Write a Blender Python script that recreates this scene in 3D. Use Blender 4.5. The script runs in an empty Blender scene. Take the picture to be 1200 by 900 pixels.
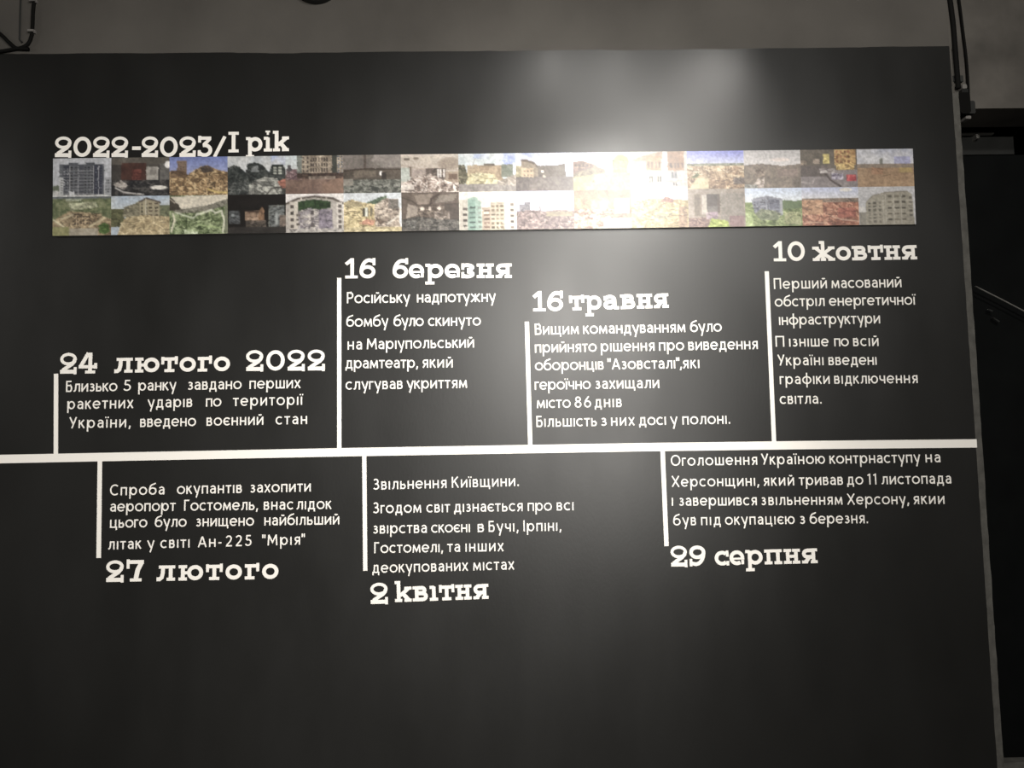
import bpy, math, random
import numpy as np
from mathutils import Vector, Matrix

C = bpy.context.scene.collection
scene = bpy.context.scene

# ------------------------------------------------------------------ camera
F_PX, CAM_D, CAM_Z = 960.0, 3.0, 1.5
PITCH, YAW, ROLL = [math.radians(v) for v in (-4.983, -1.012, -1.02)]
def _rot(p, y, r):
    cx, sx, cy, sy, cr, sr = math.cos(p), math.sin(p), math.cos(y), math.sin(y), math.cos(r), math.sin(r)
    X = np.array([[1, 0, 0], [0, cx, -sx], [0, sx, cx]])
    Y = np.array([[cy, 0, sy], [0, 1, 0], [-sy, 0, cy]])
    Z = np.array([[cr, -sr, 0], [sr, cr, 0], [0, 0, 1]])
    return Z @ X @ Y
M = _rot(PITCH, YAW, ROLL)
CAM = Vector((0, -CAM_D, CAM_Z))
def b(v): return Vector((v[0], v[2], -v[1]))
cam = bpy.data.cameras.new('camera'); cam.sensor_width = 36; cam.lens = F_PX / 1200 * 36
co = bpy.data.objects.new('camera', cam); C.objects.link(co)
rm = Matrix((b(M[0]), b(-M[1]), b(-M[2]))).transposed().to_4x4()
co.matrix_world = Matrix.Translation(CAM) @ rm
scene.camera = co
def at(px, py, Y=0.0):
    """photo pixel -> point on the plane at depth Y (the painted wall is Y = 0)"""
    d = M.T @ np.array([px - 600, py - 450, F_PX])
    w = b(d)
    return CAM + w * ((Y - CAM.y) / w.y)
def lamp_spot(px, py, d):
    """where a lamp hangs, d metres out from the wall, if its reflection shows at that pixel"""
    P = at(px, py); C2 = Vector((CAM.x, -CAM.y, CAM.z))
    return P + (P - C2) * (d / CAM_D)

# ------------------------------------------------------------------ exposure, world, lamps
vs = scene.view_settings
vs.view_transform = 'Standard'; vs.look = 'None'; vs.gamma = 1; vs.use_curve_mapping = False
vs.exposure = 0.14
w = bpy.data.worlds.new('world'); scene.world = w; w.use_nodes = True
w.node_tree.nodes['Background'].inputs[0].default_value = (1.0, 0.95, 0.88, 1)
w.node_tree.nodes['Background'].inputs[1].default_value = 0.09
def spot(name, loc, aim, power, angle, blend, radius, col=(1, .965, .91)):
    l = bpy.data.lights.new(name, 'SPOT'); l.energy = power; l.spot_size = math.radians(angle); l.spot_blend = blend
    l.shadow_soft_size = radius; l.color = col
    o = bpy.data.objects.new(name, l); C.objects.link(o); o.location = loc
    o.rotation_euler = (Vector(aim) - Vector(loc)).to_track_quat('-Z', 'Y').to_euler()
    return o
# unseen spots near the wall and far back, fitted to its glare and brightness
A0, A1, A2 = at(330, 560), at(450, 560), at(600, 560)
LAMPS = [((2.4, -12, 2.1), 953, 2.1, A0), ((2.1, -12, 2.1), 769, 2.1, A0), ((.6, -4.5, 2.7), 232, None, A0), ((.6, -1, 3.1), 167, 1.6, A2),
         ((1.2, -3.5, 3.65), 112, None, A0), ((-4.2, -1.4, 3.2), 95, 2.6, A0), ((1.2, -1, 3.5), 51, 2.8, A1), ((.6, -3.5, 2.7), 45, None, A0),  # far-left spot added to brighten the white lettering at that edge
         ((2.1, -3, 3.1), 38, 2.8, A2), ((1.2, -3, 3.5), 27, None, A0), ((.9, -1.4, 3.1), 24, 2.8, A2), ((.9, -2.5, 3.5), 24, None, A0),
         ((.9, -1.4, 3.1), 17, 2.1, A2), ((.6, -1, 3.5), 14, 2.8, A2), ((.3, -1, 3.5), 14, 2.8, A2)]
for loc, power, R_, aim in LAMPS:
    D_ = (Vector(loc) - aim).length
    spot('fitted_spot', loc, aim, power, 150 if R_ is None else math.degrees(2 * math.atan(R_ / D_)), .3 if R_ is None else 1.0, .08 if D_ < 6 else .12)

# ------------------------------------------------------------------ materials
def mat(name, col, rough=.5, spec=.5, rvar=0, cvar=0, scale=3.0, bump=0, bscale=60, metal=0, detail=4, tall=1.0):
    m = bpy.data.materials.new(name); m.use_nodes = True; nt = m.node_tree; N = nt.nodes; L = nt.links
    p = N['Principled BSDF']
    p.inputs['Base Color'].default_value = (*col, 1); p.inputs['Roughness'].default_value = rough
    p.inputs['Specular IOR Level'].default_value = spec; p.inputs['Metallic'].default_value = metal
    tc = N.new('ShaderNodeTexCoord'); mp = N.new('ShaderNodeMapping'); mp.inputs['Scale'].default_value = (1, 1, 1 / tall)
    L.new(tc.outputs['Object'], mp.inputs['Vector'])
    def noise(s, d=detail):
        n = N.new('ShaderNodeTexNoise'); n.inputs['Scale'].default_value = s; n.inputs['Detail'].default_value = d
        L.new(mp.outputs[0], n.inputs['Vector']); return n
    def rng(src, a, c):
        r = N.new('ShaderNodeMapRange'); r.inputs['From Min'].default_value = .3; r.inputs['From Max'].default_value = .7
        r.inputs['To Min'].default_value = a; r.inputs['To Max'].default_value = c; L.new(src, r.inputs['Value']); return r.outputs[0]
    if rvar: L.new(rng(noise(scale).outputs['Fac'], rough - rvar, rough + rvar), p.inputs['Roughness'])
    if cvar:
        v = rng(noise(scale * 1.7, 6).outputs['Fac'], 1 - cvar, 1 + cvar)
        mx = N.new('ShaderNodeVectorMath'); mx.operation = 'SCALE'; mx.inputs[0].default_value = col
        L.new(v, mx.inputs['Scale']); L.new(mx.outputs[0], p.inputs['Base Color'])
    if bump:
        bn = N.new('ShaderNodeBump'); bn.inputs['Strength'].default_value = bump; bn.inputs['Distance'].default_value = .002
        L.new(noise(bscale, 5).outputs['Fac'], bn.inputs['Height']); L.new(bn.outputs[0], p.inputs['Normal'])
    return m
PAINT = mat('black wall paint', (.0093, .0092, .0085), .358, .5, rvar=.042, cvar=.12, scale=3.4, bump=.05, bscale=120, tall=2.2)
CONC = mat('grey concrete', (.078, .072, .064), .8, .25, cvar=.18, scale=1.6, bump=.3, bscale=45)
CONC2 = mat('stained concrete', (.088, .081, .072), .85, .2, cvar=.35, scale=2.5, bump=.3, bscale=30)
PLASTER = mat('bare plaster edge', (.085, .082, .074), .85, .2, cvar=.25, scale=14, bump=.6, bscale=90)
VINYL = mat('white vinyl', (.83, .80, .75), .5, .4)
DARK = mat('near-black recess', (.004, .0043, .004), .8, .08, cvar=.3, scale=3)  # near-black colour carries the darkness of the room beyond
DOORWAYM = mat('near-black doorway', (.0035, .004, .004), .6, .08, cvar=.2, scale=4)  # darkness of the doorway put into the colour
GREYP = mat('grey painted board', (.026, .0265, .025), .8, .15, cvar=.15, scale=6)
RUBBER = mat('black cable rubber', (.004, .0038, .0034), .8, .10)
STEEL = mat('dull steel', (.30, .29, .27), .45, .5, metal=.7)
CLIP = mat('grey plastic clip', (.16, .15, .14), .6, .3)
BOARD = mat('banner backing board', (.5, .49, .47), .6, .3)
FLOORM = mat('dark concrete floor', (.06, .058, .054), .7, .3, cvar=.2, scale=2)
CEILM = mat('dark ceiling paint', (.03, .03, .03), .9, .2)
LAMPM = mat('black lamp enamel', (.012, .012, .011), .5, .3)

# ------------------------------------------------------------------ mesh helpers
def link(name, verts, faces, m, parent=None, smooth=False):
    me = bpy.data.meshes.new(name); me.from_pydata([tuple(v) for v in verts], [], faces); me.update()
    if m: me.materials.append(m)
    if smooth:
        me.polygons.foreach_set('use_smooth', [True] * len(me.polygons))
    o = bpy.data.objects.new(name, me); C.objects.link(o)
    if parent: o.parent = parent; o.matrix_parent_inverse = Matrix.Translation(-parent.location)
    return o
def empty(name, loc, label, cat, group=None):
    o = bpy.data.objects.new(name, None); C.objects.link(o); o.location = loc; o.empty_display_size = .05
    return tag(o, label, cat, group)
def tag(o, label, cat, group=None):
    o['label'] = label; o['category'] = cat
    if group: o['group'] = group
    return o
def struct(o): o['kind'] = 'structure'; return o
class MB:
    def __init__(s): s.v = []; s.f = []
    def prism(s, poly, y0, y1):
        """poly: (x, z) outline, extruded from depth y0 (front) to y1"""
        n = len(poly); k = len(s.v)
        s.v += [(x, y0, z) for x, z in poly] + [(x, y1, z) for x, z in poly]
        s.f.append(tuple(range(k, k + n))); s.f.append(tuple(range(k + 2 * n - 1, k + n - 1, -1)))
        for i in range(n): j = (i + 1) % n; s.f.append((k + i, k + n + i, k + n + j, k + j))
    def box(s, x0, x1, y0, y1, z0, z1): s.prism([(x0, z0), (x1, z0), (x1, z1), (x0, z1)], y0, y1)
    def ribbon(s, pts, w, y0, y1, closed=False):
        """flat strip along (x, z) points, w wide, front at y0, back at y1, with side walls"""
        P = [np.array(p, float) for p in pts]; n = len(P); A = []; B = []
        for i in range(n):
            a = P[i - 1] if (i > 0 or closed) else None; c = P[(i + 1) % n] if (i < n - 1 or closed) else None
            d1 = None if a is None else (P[i] - a) / (np.linalg.norm(P[i] - a) + 1e-12)
            d2 = None if c is None else (c - P[i]) / (np.linalg.norm(c - P[i]) + 1e-12)
            if d1 is None: d1 = d2
            if d2 is None: d2 = d1
            t = d1 + d2; l = np.linalg.norm(t)
            t = d1 if l < 1e-6 else t / l
            nn = np.array([-t[1], t[0]]); k = 1 / max(.45, abs(nn @ np.array([-d1[1], d1[0]])))
            A.append(P[i] + nn * w / 2 * k); B.append(P[i] - nn * w / 2 * k)
        k = len(s.v)
        for i in range(n):
            s.v += [(A[i][0], y0, A[i][1]), (B[i][0], y0, B[i][1]), (A[i][0], y1, A[i][1]), (B[i][0], y1, B[i][1])]
        for i in range(n if closed else n - 1):
            p = k + 4 * i; q = k + 4 * ((i + 1) % n)
            s.f += [(p, p + 1, q + 1, q), (p, q, q + 2, p + 2), (p + 1, p + 3, q + 3, q + 1)]
        if not closed:
            q = k + 4 * (n - 1)
            s.f += [(k, k + 2, k + 3, k + 1), (q, q + 1, q + 3, q + 2)]
    def tube(s, pts, r, n=10):
        P = [Vector(p) for p in pts]; k = len(s.v)
        for i, p in enumerate(P):
            t = (P[min(i + 1, len(P) - 1)] - P[max(i - 1, 0)]).normalized()
            u = t.cross(Vector((0, 1, 0.01))).normalized(); v = t.cross(u)
            for j in range(n):
                a = 2 * math.pi * j / n; s.v.append(tuple(p + (u * math.cos(a) + v * math.sin(a)) * r))
        for i in range(len(P) - 1):
            for j in range(n):
                a = k + i * n + j; c = k + i * n + (j + 1) % n; s.f.append((a, c, c + n, a + n))
        s.f.append(tuple(k + j for j in range(n))); s.f.append(tuple(k + (len(P) - 1) * n + j for j in range(n - 1, -1, -1)))
    def lathe(s, prof, c, axis='y', n=40):
        """prof: (radius, depth) pairs around an axis along Y through c"""
        k = len(s.v)
        for r, d in prof:
            for j in range(n):
                a = 2 * math.pi * j / n; s.v.append((c[0] + r * math.cos(a), c[1] + d, c[2] + r * math.sin(a)))
        for i in range(len(prof) - 1):
            for j in range(n):
                a = k + i * n + j; q = k + i * n + (j + 1) % n; s.f.append((a, q, q + n, a + n))
        s.f.append(tuple(k + j for j in range(n)))
    def build(s, name, m, parent=None, smooth=False): return link(name, s.v, s.f, m, parent, smooth)
def smoothpts(pts, n=8):
    """Catmull-Rom through points"""
    P = [np.array(p, float) for p in pts]; P = [2 * P[0] - P[1]] + P + [2 * P[-1] - P[-2]]; out = []
    for i in range(1, len(P) - 2):
        for k in range(n):
            t = k / n; a, b_, c, d = P[i - 1], P[i], P[i + 1], P[i + 2]
            out.append(.5 * (2 * b_ + (c - a) * t + (2 * a - 5 * b_ + 4 * c - d) * t * t + (3 * b_ - a - 3 * c + d) * t ** 3))
    out.append(P[-2]); return [tuple(p) for p in out]
def xz(px, py, Y=0): p = at(px, py, Y); return (p.x, p.z)

# ------------------------------------------------------------------ setting
rnd = random.Random(4)
XR = .5 * (at(1112, 55).x + at(1166, 850).x)
XL, ZC = -5.0, 3.75
top = [xz(px, py) for px, py in ((-330, 65.6), (0, 63.2), (40, 63), (150, 62.4), (270, 61.6), (330, 62.4), (410, 61.2), (520, 60), (600, 59.4), (700, 58.2), (735, 59), (860, 57.2), (980, 55.6), (1060, 54.6))]
top[0] = (XL, top[0][1])
top2 = []
for (a, c) in zip(top, top[1:]):
    for k in range(6):
        t = k / 6; top2.append((a[0] + (c[0] - a[0]) * t, a[1] + (c[1] - a[1]) * t + rnd.uniform(-.0012, .0012)))
top2 += [top[-1], (XR, xz(1112, 54)[1])]
mb = MB(); mb.prism([(XL, 0), (XR, 0)] + top2[::-1], 0, .16); struct(mb.build('wall_back', PAINT))
mb = MB(); mb.prism(top2 + [(XR, ZC), (XL, ZC)], 0, .16); struct(mb.build('wall_upper', CONC))
# bare plaster arris along the right end of the painted wall
zs = [0] + [xz(1150, y)[1] for y in range(905, 95, -12)]
pe = []; pi = []
ztop = xz(1116, 103)[1]
for z in zs + [ztop]:
    pe.append((XR + .0275 + rnd.uniform(-.0012, .0012), z)); pi.append((XR - .001 + rnd.uniform(-.0008, .0008), z))
mb = MB(); n = len(pe)
mb.v += [(x, -.001, z) for x, z in pi] + [(x, .006, z) for x, z in pe] + [(x, .16, z) for x, z in pe]
for i in range(n - 1):
    mb.f += [(i, n + i, n + i + 1, i + 1), (n + i, 2 * n + i, 2 * n + i + 1, n + i + 1)]
struct(mb.build('trim_1', PLASTER))
# narrow light sliver above it, beside the cable
mb = MB(); x0 = XR; mb.box(XR, XR + .010, .0, .16, ztop - .02, xz(1115, 57)[1]); struct(mb.build('trim_2', CONC2))
# recess to the right
XO = 6.5
mb = MB(); mb.box(XR, XO, .30, .5, xz(1160, 127, .30)[1], ZC); struct(mb.build('wall_lintel', CONC2))
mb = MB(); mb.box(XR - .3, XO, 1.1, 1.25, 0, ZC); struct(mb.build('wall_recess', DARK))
Yd = .62
hz0, hz1 = xz(1160, 181, Yd)[1], xz(1160, 160.5, Yd)[1]
mb = MB(); mb.box(xz(1120, 170, Yd)[0], xz(1188, 170, Yd)[0], Yd, Yd + .04, hz0, hz1); struct(mb.build('trim_3', GREYP))
mb = MB(); mb.box(XR - .05, XO, Yd + .01, Yd + .05, .12, hz0); struct(mb.build('doorway_dark', DOORWAYM))  # near-black slab stands in for the darkness of the doorway
mb = MB(); mb.box(XR - .02, XO, .2, .25, 0, xz(1185, 893.5, .2)[1]); struct(mb.build('trim_4', PLASTER))
mb = MB(); mb.box(XL, XO, -12, 1.25, -.1, 0); struct(mb.build('floor', FLOORM))
mb = MB(); mb.box(XL, XO, -12, 1.25, ZC, ZC + .1); struct(mb.build('ceiling', CEILM))

# ------------------------------------------------------------------ lettering: stroke alphabets drawn in x-height units
def arc(cx, cy, rx, ry, a0, a1, n=12):
    return [(cx + rx * math.cos(math.radians(a0 + (a1 - a0) * i / n)), cy + ry * math.sin(math.radians(a0 + (a1 - a0) * i / n))) for i in range(n + 1)]
class O(list): pass          # a closed stroke
def ell(cx, cy, rx, ry, n=24): return O(arc(cx, cy, rx, ry, 0, 360, n)[:-1])
W = .162; h = W / 2; T = 1 - h; CH = 1.36; CT = CH - h
def thin():
    G = {}
    st = lambda x, y0=0, y1=1: [(x, y0), (x, y1)]
    def g(c, w, *s): G[c] = (w, s)
    g('о', 1.06, ell(.53, .5, .53 - h, .5 - h))
    g('а', .80, [(.10, .80)] + arc(.40, .62, .314, T - .62, 125, 0, 8) + [(.714, 0)], [(.70, .56), (.42, .56)] + arc(.36, .32, .274, .235, 100, 270, 8) + [(.5, .10), (.71, .28)])
    g('б', 1.0, ell(.5, .46, .5 - h, .46 - h), [(h, .46), (.10, .78), (.2, 1.05), (.38, 1.22), (.62, 1.30), (.88, 1.40)])
    bowl = lambda w0, y: [(h, y), (w0 - h - .2, y)] + arc(w0 - h - .2, (y + h) / 2, .2, (y - h) / 2, 90, -90, 8) + [(h, h)]
    g('в', .76, st(h), bowl(.76, .54), [(h, T), (.46, T)] + arc(.46, .727, .17, T - .727, 90, -90, 8) + [(h, .54)])
    g('г', .58, st(h), [(0, T), (.58, T)])
    g('д', .98, [(h, -.27), (h, h), (.98 - h, h), (.98 - h, -.27)], [(.21, h), (.28, .45), (.30, T), (.78, T), (.78, h)])
    g('е', 1.0, [(.1, .5), (.92, .5)], arc(.5, .5, .5 - h, .5 - h, 0, 318, 22))
    g('є', .86, [(.1, .5), (.66, .5)], arc(.5, .5, .5 - h, .5 - h, 42, 318, 20))
    g('ж', 1.30, st(.65), [(.06, 1), (.60, .52)], [(.04, 0), (.60, .52)], [(1.24, 1), (.7, .52)], [(1.26, 0), (.7, .52)])
    g('з', .70, arc(.32, .735, .23, .178, 145, -90, 10) + [(.22, .556)], [(.22, .545)] + arc(.33, .315, .28, .229, 90, -148, 12))
    g('и', .90, st(h), st(.90 - h), [(h, .08), (.90 - h, .92)])
    g('й', .90, *(list(G['и'][1]) + [arc(.45, 1.32, .2, .12, 200, 340, 8)]))
    g('і', W, st(h))
    g('ї', W, st(h), [(-.17, 1.25), (-.0, 1.25)], [(W, 1.25), (W + .17, 1.25)])
    g('к', .80, st(h), [(.14, .49), (.70, 1.0)], [(.30, .60), (.75, 0)])
    g('л', .88, [(.88 - h, 0), (.88 - h, T), (.31, T), (.29, .5), (.24, .22), (.15, .1), (0, .07)])
    g('м', 1.12, [(h, 0), (.16, .93)], [(.14, .96), (.56, .18), (.98, .96)], [(.96, .93), (1.12 - h, 0)])
    g('н', .86, st(h), st(.86 - h), [(h, .5), (.86 - h, .5)])
    g('п', .86, [(h, 0), (h, T), (.86 - h, T), (.86 - h, 0)])
    g('р', .98, st(h, -.44, 1), ell(.53, .5, .45 - h, .5 - h))
    g('с', .88, arc(.5, .5, .5 - h, .5 - h, 48, 312, 18))
    g('т', .80, st(.4), [(0, T), (.80, T)])
    g('у', .88, [(.06, 1), (.46, .10)], [(.82, 1), (.38, -.47)])
    g('ф', 1.24, ell(.62, .5, .62 - h, .5 - h), st(.62, -.44, 1.42))
    g('х', .86, [(.07, 1), (.79, 0)], [(.79, 1), (.07, 0)])
    g('ц', .98, [(h, 1), (h, h), (.90, h), (.90, -.27)], [(.78, 1), (.78, h)])
    g('ч', .80, [(h, 1), (h, .66)] + arc(.36, .66, .274, .24, 180, 270, 6) + [(.80 - h, .42)], st(.80 - h))
    g('ш', 1.24, [(h, 1), (h, h), (1.24 - h, h), (1.24 - h, 1)], st(.62))
    g('щ', 1.40, [(h, 1), (h, h), (1.32, h), (1.32, -.27)], st(.62, h), st(1.19, h))
    g('ь', .76, st(h), bowl(.76, .56))
    g('ю', 1.38, st(h), [(h, .5), (.42, .5)], ell(.88, .5, .5 - h, .5 - h))
    g('я', .80, st(.80 - h), [(.80 - h, T), (.40, T)] + arc(.38, .70, .25, T - .70, 90, 270, 8) + [(.80 - h, .486)], [(.46, .49), (.1, 0)])
    cap = lambda x: st(x, 0, CH)
    g('А', 1.18, [(.08, 0), (.58, CH - .05)], [(1.10, 0), (.60, CH - .05)], [(.25, .42), (.93, .42)])
    g('Б', .84, cap(h), [(h, CT), (.72, CT)], bowl(.84, .78))
    g('В', .90, cap(h), bowl(.90, .74), [(h, CT), (.52, CT)] + arc(.52, (CT + .74) / 2, .21, (CT - .74) / 2, 90, -90, 8) + [(h, .74)])
    g('Г', .70, cap(h), [(0, CT), (.70, CT)])
    g('З', .86, arc(.38, 1.0, .30, CT - 1.0, 145, -90, 10) + [(.26, .73)], [(.26, .72)] + arc(.38, .40, .38, .315, 90, -145, 12))
    g('І', W, cap(h))
    g('К', .98, cap(h), [(.16, .66), (.86, CH)], [(.36, .84), (.92, 0)])
    g('М', 1.38, [(h, 0), (.17, CH - .06)], [(.15, CH - .05), (.69, .38), (1.23, CH - .05)], [(1.21, CH - .06), (1.38 - h, 0)])
    g('О', 1.38, ell(.69, CH / 2, .69 - h, CH / 2 - h, 30))
    g('П', 1.02, [(h, 0), (h, CT), (1.02 - h, CT), (1.02 - h, 0)])
    g('Р', .88, cap(h), [(h, CT), (.50, CT)] + arc(.50, .95, .29, CT - .95, 90, -90, 8) + [(h, .63)])
    g('С', 1.20, arc(.68, CH / 2, .68 - h, CH / 2 - h, 48, 312, 20))
    g('У', 1.02, [(.07, CH), (.58, .42)], [(.95, CH), (.36, 0)])
    g('Х', 1.14, [(.08, CH), (1.06, 0)], [(1.06, CH), (.08, 0)])
    g('1', .40, st(.40 - h, 0, CH), [(.32, CT - .02), (.02, CH - .22)])
    g('2', .86, arc(.43, .97, .34, CT - .97, 160, -20, 12) + [(.62, .62), (.14, .14)], [(.06, h), (.86, h)])
    g('5', .84, [(.72, CT), (.22, CT), (.16, .76)], [(.16, .76)] + arc(.36, .44, .39, .354, 98, -150, 14))
    g('6', .96, ell(.48, .44, .48 - h, .44 - h), [(.11, .55), (.24, .90), (.66, CH)])
    g('8', .92, ell(.46, .40, .46 - h, .40 - h), ell(.46, 1.03, .38 - h, .33 - h))
    g(',', .24, [(.17, .20), (.05, -.22)])
    g('.', .22, [(.11, 0), (.11, .22)])
    g('-', .40, [(0, .48), (.40, .48)])
    g('"', .44, [(.1, CH), (.1, .92)], [(.34, CH), (.34, .92)])
    NXF = lambda c: .93 if c in 'оесєбрфу' else .86     # set a little narrow
    def nx(c, s):
        NX = NXF(c)
        q = [(x * NX, y) for x, y in s]
        return O(q) if isinstance(s, O) else q
    return {c: (w_ * NXF(c), [(nx(c, s), W) for s in ss]) for c, (w_, ss) in G.items()}
def bold():
    G = {}; S = .20; B0 = S / 2; T0 = 1 - S / 2; K = .245; SW = .19
    def g(c, w, *s): G[c] = (w, [x if isinstance(x, tuple) and len(x) == 2 and isinstance(x[0], list) else (x, K) for x in s])
    sl = lambda x0, x1, y: ([(x0, y), (x1, y)], S)
    hg = lambda x, y0, y1: ([(x, y0), (x, y1)], SW)
    st = lambda x, y0=.05, y1=.95: [(x, y0), (x, y1)]
    DH = 1.40
    def two():
        return ((ell(.58, .98, .47, DH - .10 - .98, 24), .20), [(1.03, .97), (.98, .80), (.82, .62), (.5, .42), (.2, .22)], ([(.03, .13), (1.02, .13)], .26), hg(1.07, -.05, .44), [(.2, .2), (.1, .10)])
    g('2', 1.18, *two())
    g('0', 1.26, ell(.63, DH / 2, .63 - .135, DH / 2 - .135, 28))
    g('1', .90, st(.50, .05, DH), ([(.46, DH - .10), (.05, .98)], .24), sl(0, .90, B0))
    g('3', 1.05, ([(.08, DH - .12), (.95, DH - .12)], .22), hg(.13, .98, DH + .04), ([(.86, DH - .16), (.45, .84)], .22), arc(.50, .46, .41, .34, 110, -150, 16), hg(.12, .06, .46))
    g('4', 1.28, ([(.66, DH - .02), (.14, .48)], .25), ([(0, .45), (1.22, .45)], .22), st(.80, .05, DH), sl(.46, 1.16, B0), hg(1.18, .32, .70))
    g('6', 1.15, ell(.575, .46, .44, .335, 26), arc(.70, .46, .565, .80, 180, 88, 12) + [(.98, 1.2)], hg(1.04, .90, DH))
    g('7', 1.13, ([(0, DH - .13), (1.13, DH - .13)], .24), hg(.10, .84, DH + .05), ([(.98, DH - .18), (.74, .75), (.62, .12)], .30), sl(.24, 1.0, B0))
    g('9', 1.15, ell(.575, DH - .46, .44, .335, 26), arc(.45, DH - .46, .565, .80, 0, -92, 12) + [(.17, .2)], hg(.11, 0, .50))
    g('-', .58, ([(0, .60), (.58, .60)], .24))
    g('/', .80, ([(.10, 0), (.70, DH)], .22))
    g('I', .70, st(.35, .05, DH - .05), sl(0, .70, B0), sl(0, .70, DH - B0))
    rr = lambda x: (ell(x, .5, .40, .37, 24))
    g('р', 1.22, st(.30, -.38, .95), sl(0, .32, T0), sl(0, .62, -.33), rr(.69))
    g('i', .62, st(.30), sl(0, .32, T0), sl(0, .62, B0), ([(.30, 1.14), (.30, 1.30)], .14), ([(.30, 1.30), (.30, 1.42)], .30))
    g('і', .60, st(.30), sl(0, .32, T0), sl(0, .60, B0))
    g('к', 1.20, st(.27, .05, DH), sl(0, .30, DH - B0), sl(0, .52, B0), ([(.36, .42), (.98, .88)], .24), ([(.55, .58), (.98, .12)], .26), sl(.68, 1.20, T0), sl(.68, 1.20, B0))
    g('б', 1.06, ell(.53, .46, .40, .335, 26), arc(.66, .46, .53, .76, 180, 92, 12) + [(.92, 1.2)], hg(.96, .98, DH))
    g('е', 1.06, arc(.53, .5, .40, .375, 0, 305, 22), ([(.2, .44), (1.05, .44)], .13), hg(.93, .06, .36))
    g('з', .92, arc(.40, .74, .36, .16, 150, -90, 12), arc(.40, .28, .38, .17, 90, -150, 12), hg(.10, .58, 1.02), hg(.10, 0, .42))
    g('н', 1.16, st(.29), st(.87), sl(0, .55, B0), sl(0, .55, T0), sl(.62, 1.16, B0), sl(.62, 1.16, T0), ([(.3, .5), (.86, .5)], .2))
    g('я', 1.10, st(.82), sl(.6, 1.10, T0), sl(.62, 1.10, B0), [(.8, .87)] + arc(.42, .65, .27, .22, 90, 270, 8) + [(.8, .43)], ([(.52, .42), (.26, .1)], .27), sl(0, .42, B0))
    g('в', 1.10, st(.29), sl(0, .6, T0), sl(0, .6, B0), [(.3, .89)] + arc(.66, .72, .20, .17, 90, -90, 8) + [(.3, .55)], [(.3, .52)] + arc(.70, .32, .26, .2, 90, -90, 8) + [(.3, .12)])
    g('п', 1.25, st(.29), st(.96), sl(0, 1.25, T0), sl(0, .55, B0), sl(.70, 1.25, B0))
    g('с', 1.02, arc(.53, .5, .40, .37, 48, 312, 20), hg(.90, .60, 1.0), hg(.92, .0, .30))
    g('ж', 1.62, st(.76, .05, 1.38), sl(.50, .78, 1.29), sl(0, .48, T0), sl(1.14, 1.62, T0), sl(0, .5, B0), sl(.58, .96, B0), sl(1.12, 1.62, B0),
      ([(.26, .88), (.74, .50)], .23), ([(.24, .12), (.74, .5)], .25), ([(1.36, .88), (.78, .5)], .23), ([(1.38, .12), (.78, .5)], .25))
    g('а', 1.18, arc(.52, .64, .34, .24, 150, 0, 10) + [(.86, .1)], sl(.8, 1.18, B0), [(.84, .54), (.50, .54)] + arc(.46, .32, .30, .20, 95, 270, 8) + [(.6, .13), (.84, .28)], hg(.16, .62, .92))
    g('о', 1.10, ell(.55, .5, .415, .37, 26))
    g('т', 1.10, st(.55), ([(0, .88), (1.10, .88)], .22), hg(.10, .52, 1.03), hg(1.0, .52, 1.06), sl(.22, .88, B0))
    g('г', .95, st(.30), ([(0, .88), (.95, .88)], .22), hg(.85, .52, 1.07), sl(0, .64, B0))
    g('л', 1.21, st(.92), sl(.14, 1.21, T0), sl(.66, 1.21, B0), ([(.42, .9), (.40, .5), (.34, .22), (.2, .11), (0, .11)], .25))
    g('ю', 1.62, st(.28), sl(0, .55, B0), sl(0, .55, T0), ([(.3, .5), (.8, .5)], .2), ell(1.09, .5, .40, .37, 26))
    return G
THIN, BOLD = thin(), bold()
ROUND = set('оесєбфюОС')
DIAG = set('ухУХАктг')
def word(mb, text, font, x0, x1, ya, yb, xa, xb, xh):
    """letters of one word between pixel columns x0..x1; the line's baseline runs from (xa, ya) to (xb, yb)"""
    f = lambda x: ya + (yb - ya) * ((x - xa) / (xb - xa) if xb != xa else 0)
    P0, P1 = at(x0, f(x0)), at(x1, f(x1))
    u = np.array([P1.x - P0.x, P1.z - P0.z]); Wd = np.linalg.norm(u); u = u / Wd; v = np.array([-u[1], u[0]])
    k = (at(x0, f(x0) - 10) - P0).length / 10 * xh
    gl = [font[c] for c in text]; n = len(gl)
    sb = lambda c: 0.06 if c in ROUND else (0.06 if c in DIAG else .11)
    gaps = [sb(text[i]) + sb(text[i + 1]) for i in range(n - 1)]
    nat = sum(g[0] for g in gl) + sum(gaps)
    sx = 1.0; tr = 0
    lim = -.09
    if n > 1:
        tr = (Wd / k - nat) / (n - 1)
        if tr < lim: sx = (Wd / k - lim * (n - 1)) / nat; tr = lim
        elif tr > .12 and font is THIN: sx = min(1.06, 1 + (tr - .12) * (n - 1) / nat); tr = (Wd / k - nat * sx) / (n - 1)
    else: sx = min(1.25, max(.75, Wd / k / nat))
    pen = 0
    for i, (gw, strokes) in enumerate(gl):
        for si, (pts, w_) in enumerate(strokes):
            q = [np.array([P0.x, P0.z]) + (u * (pen + x * sx) + v * y) * k for x, y in pts]
            mb.ribbon(q, w_ * k, -.0012 - .00007 * si, -.0001, closed=isinstance(pts, O))
        pen += gw * sx + (gaps[i] * sx + tr if i < n - 1 else 0)

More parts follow.
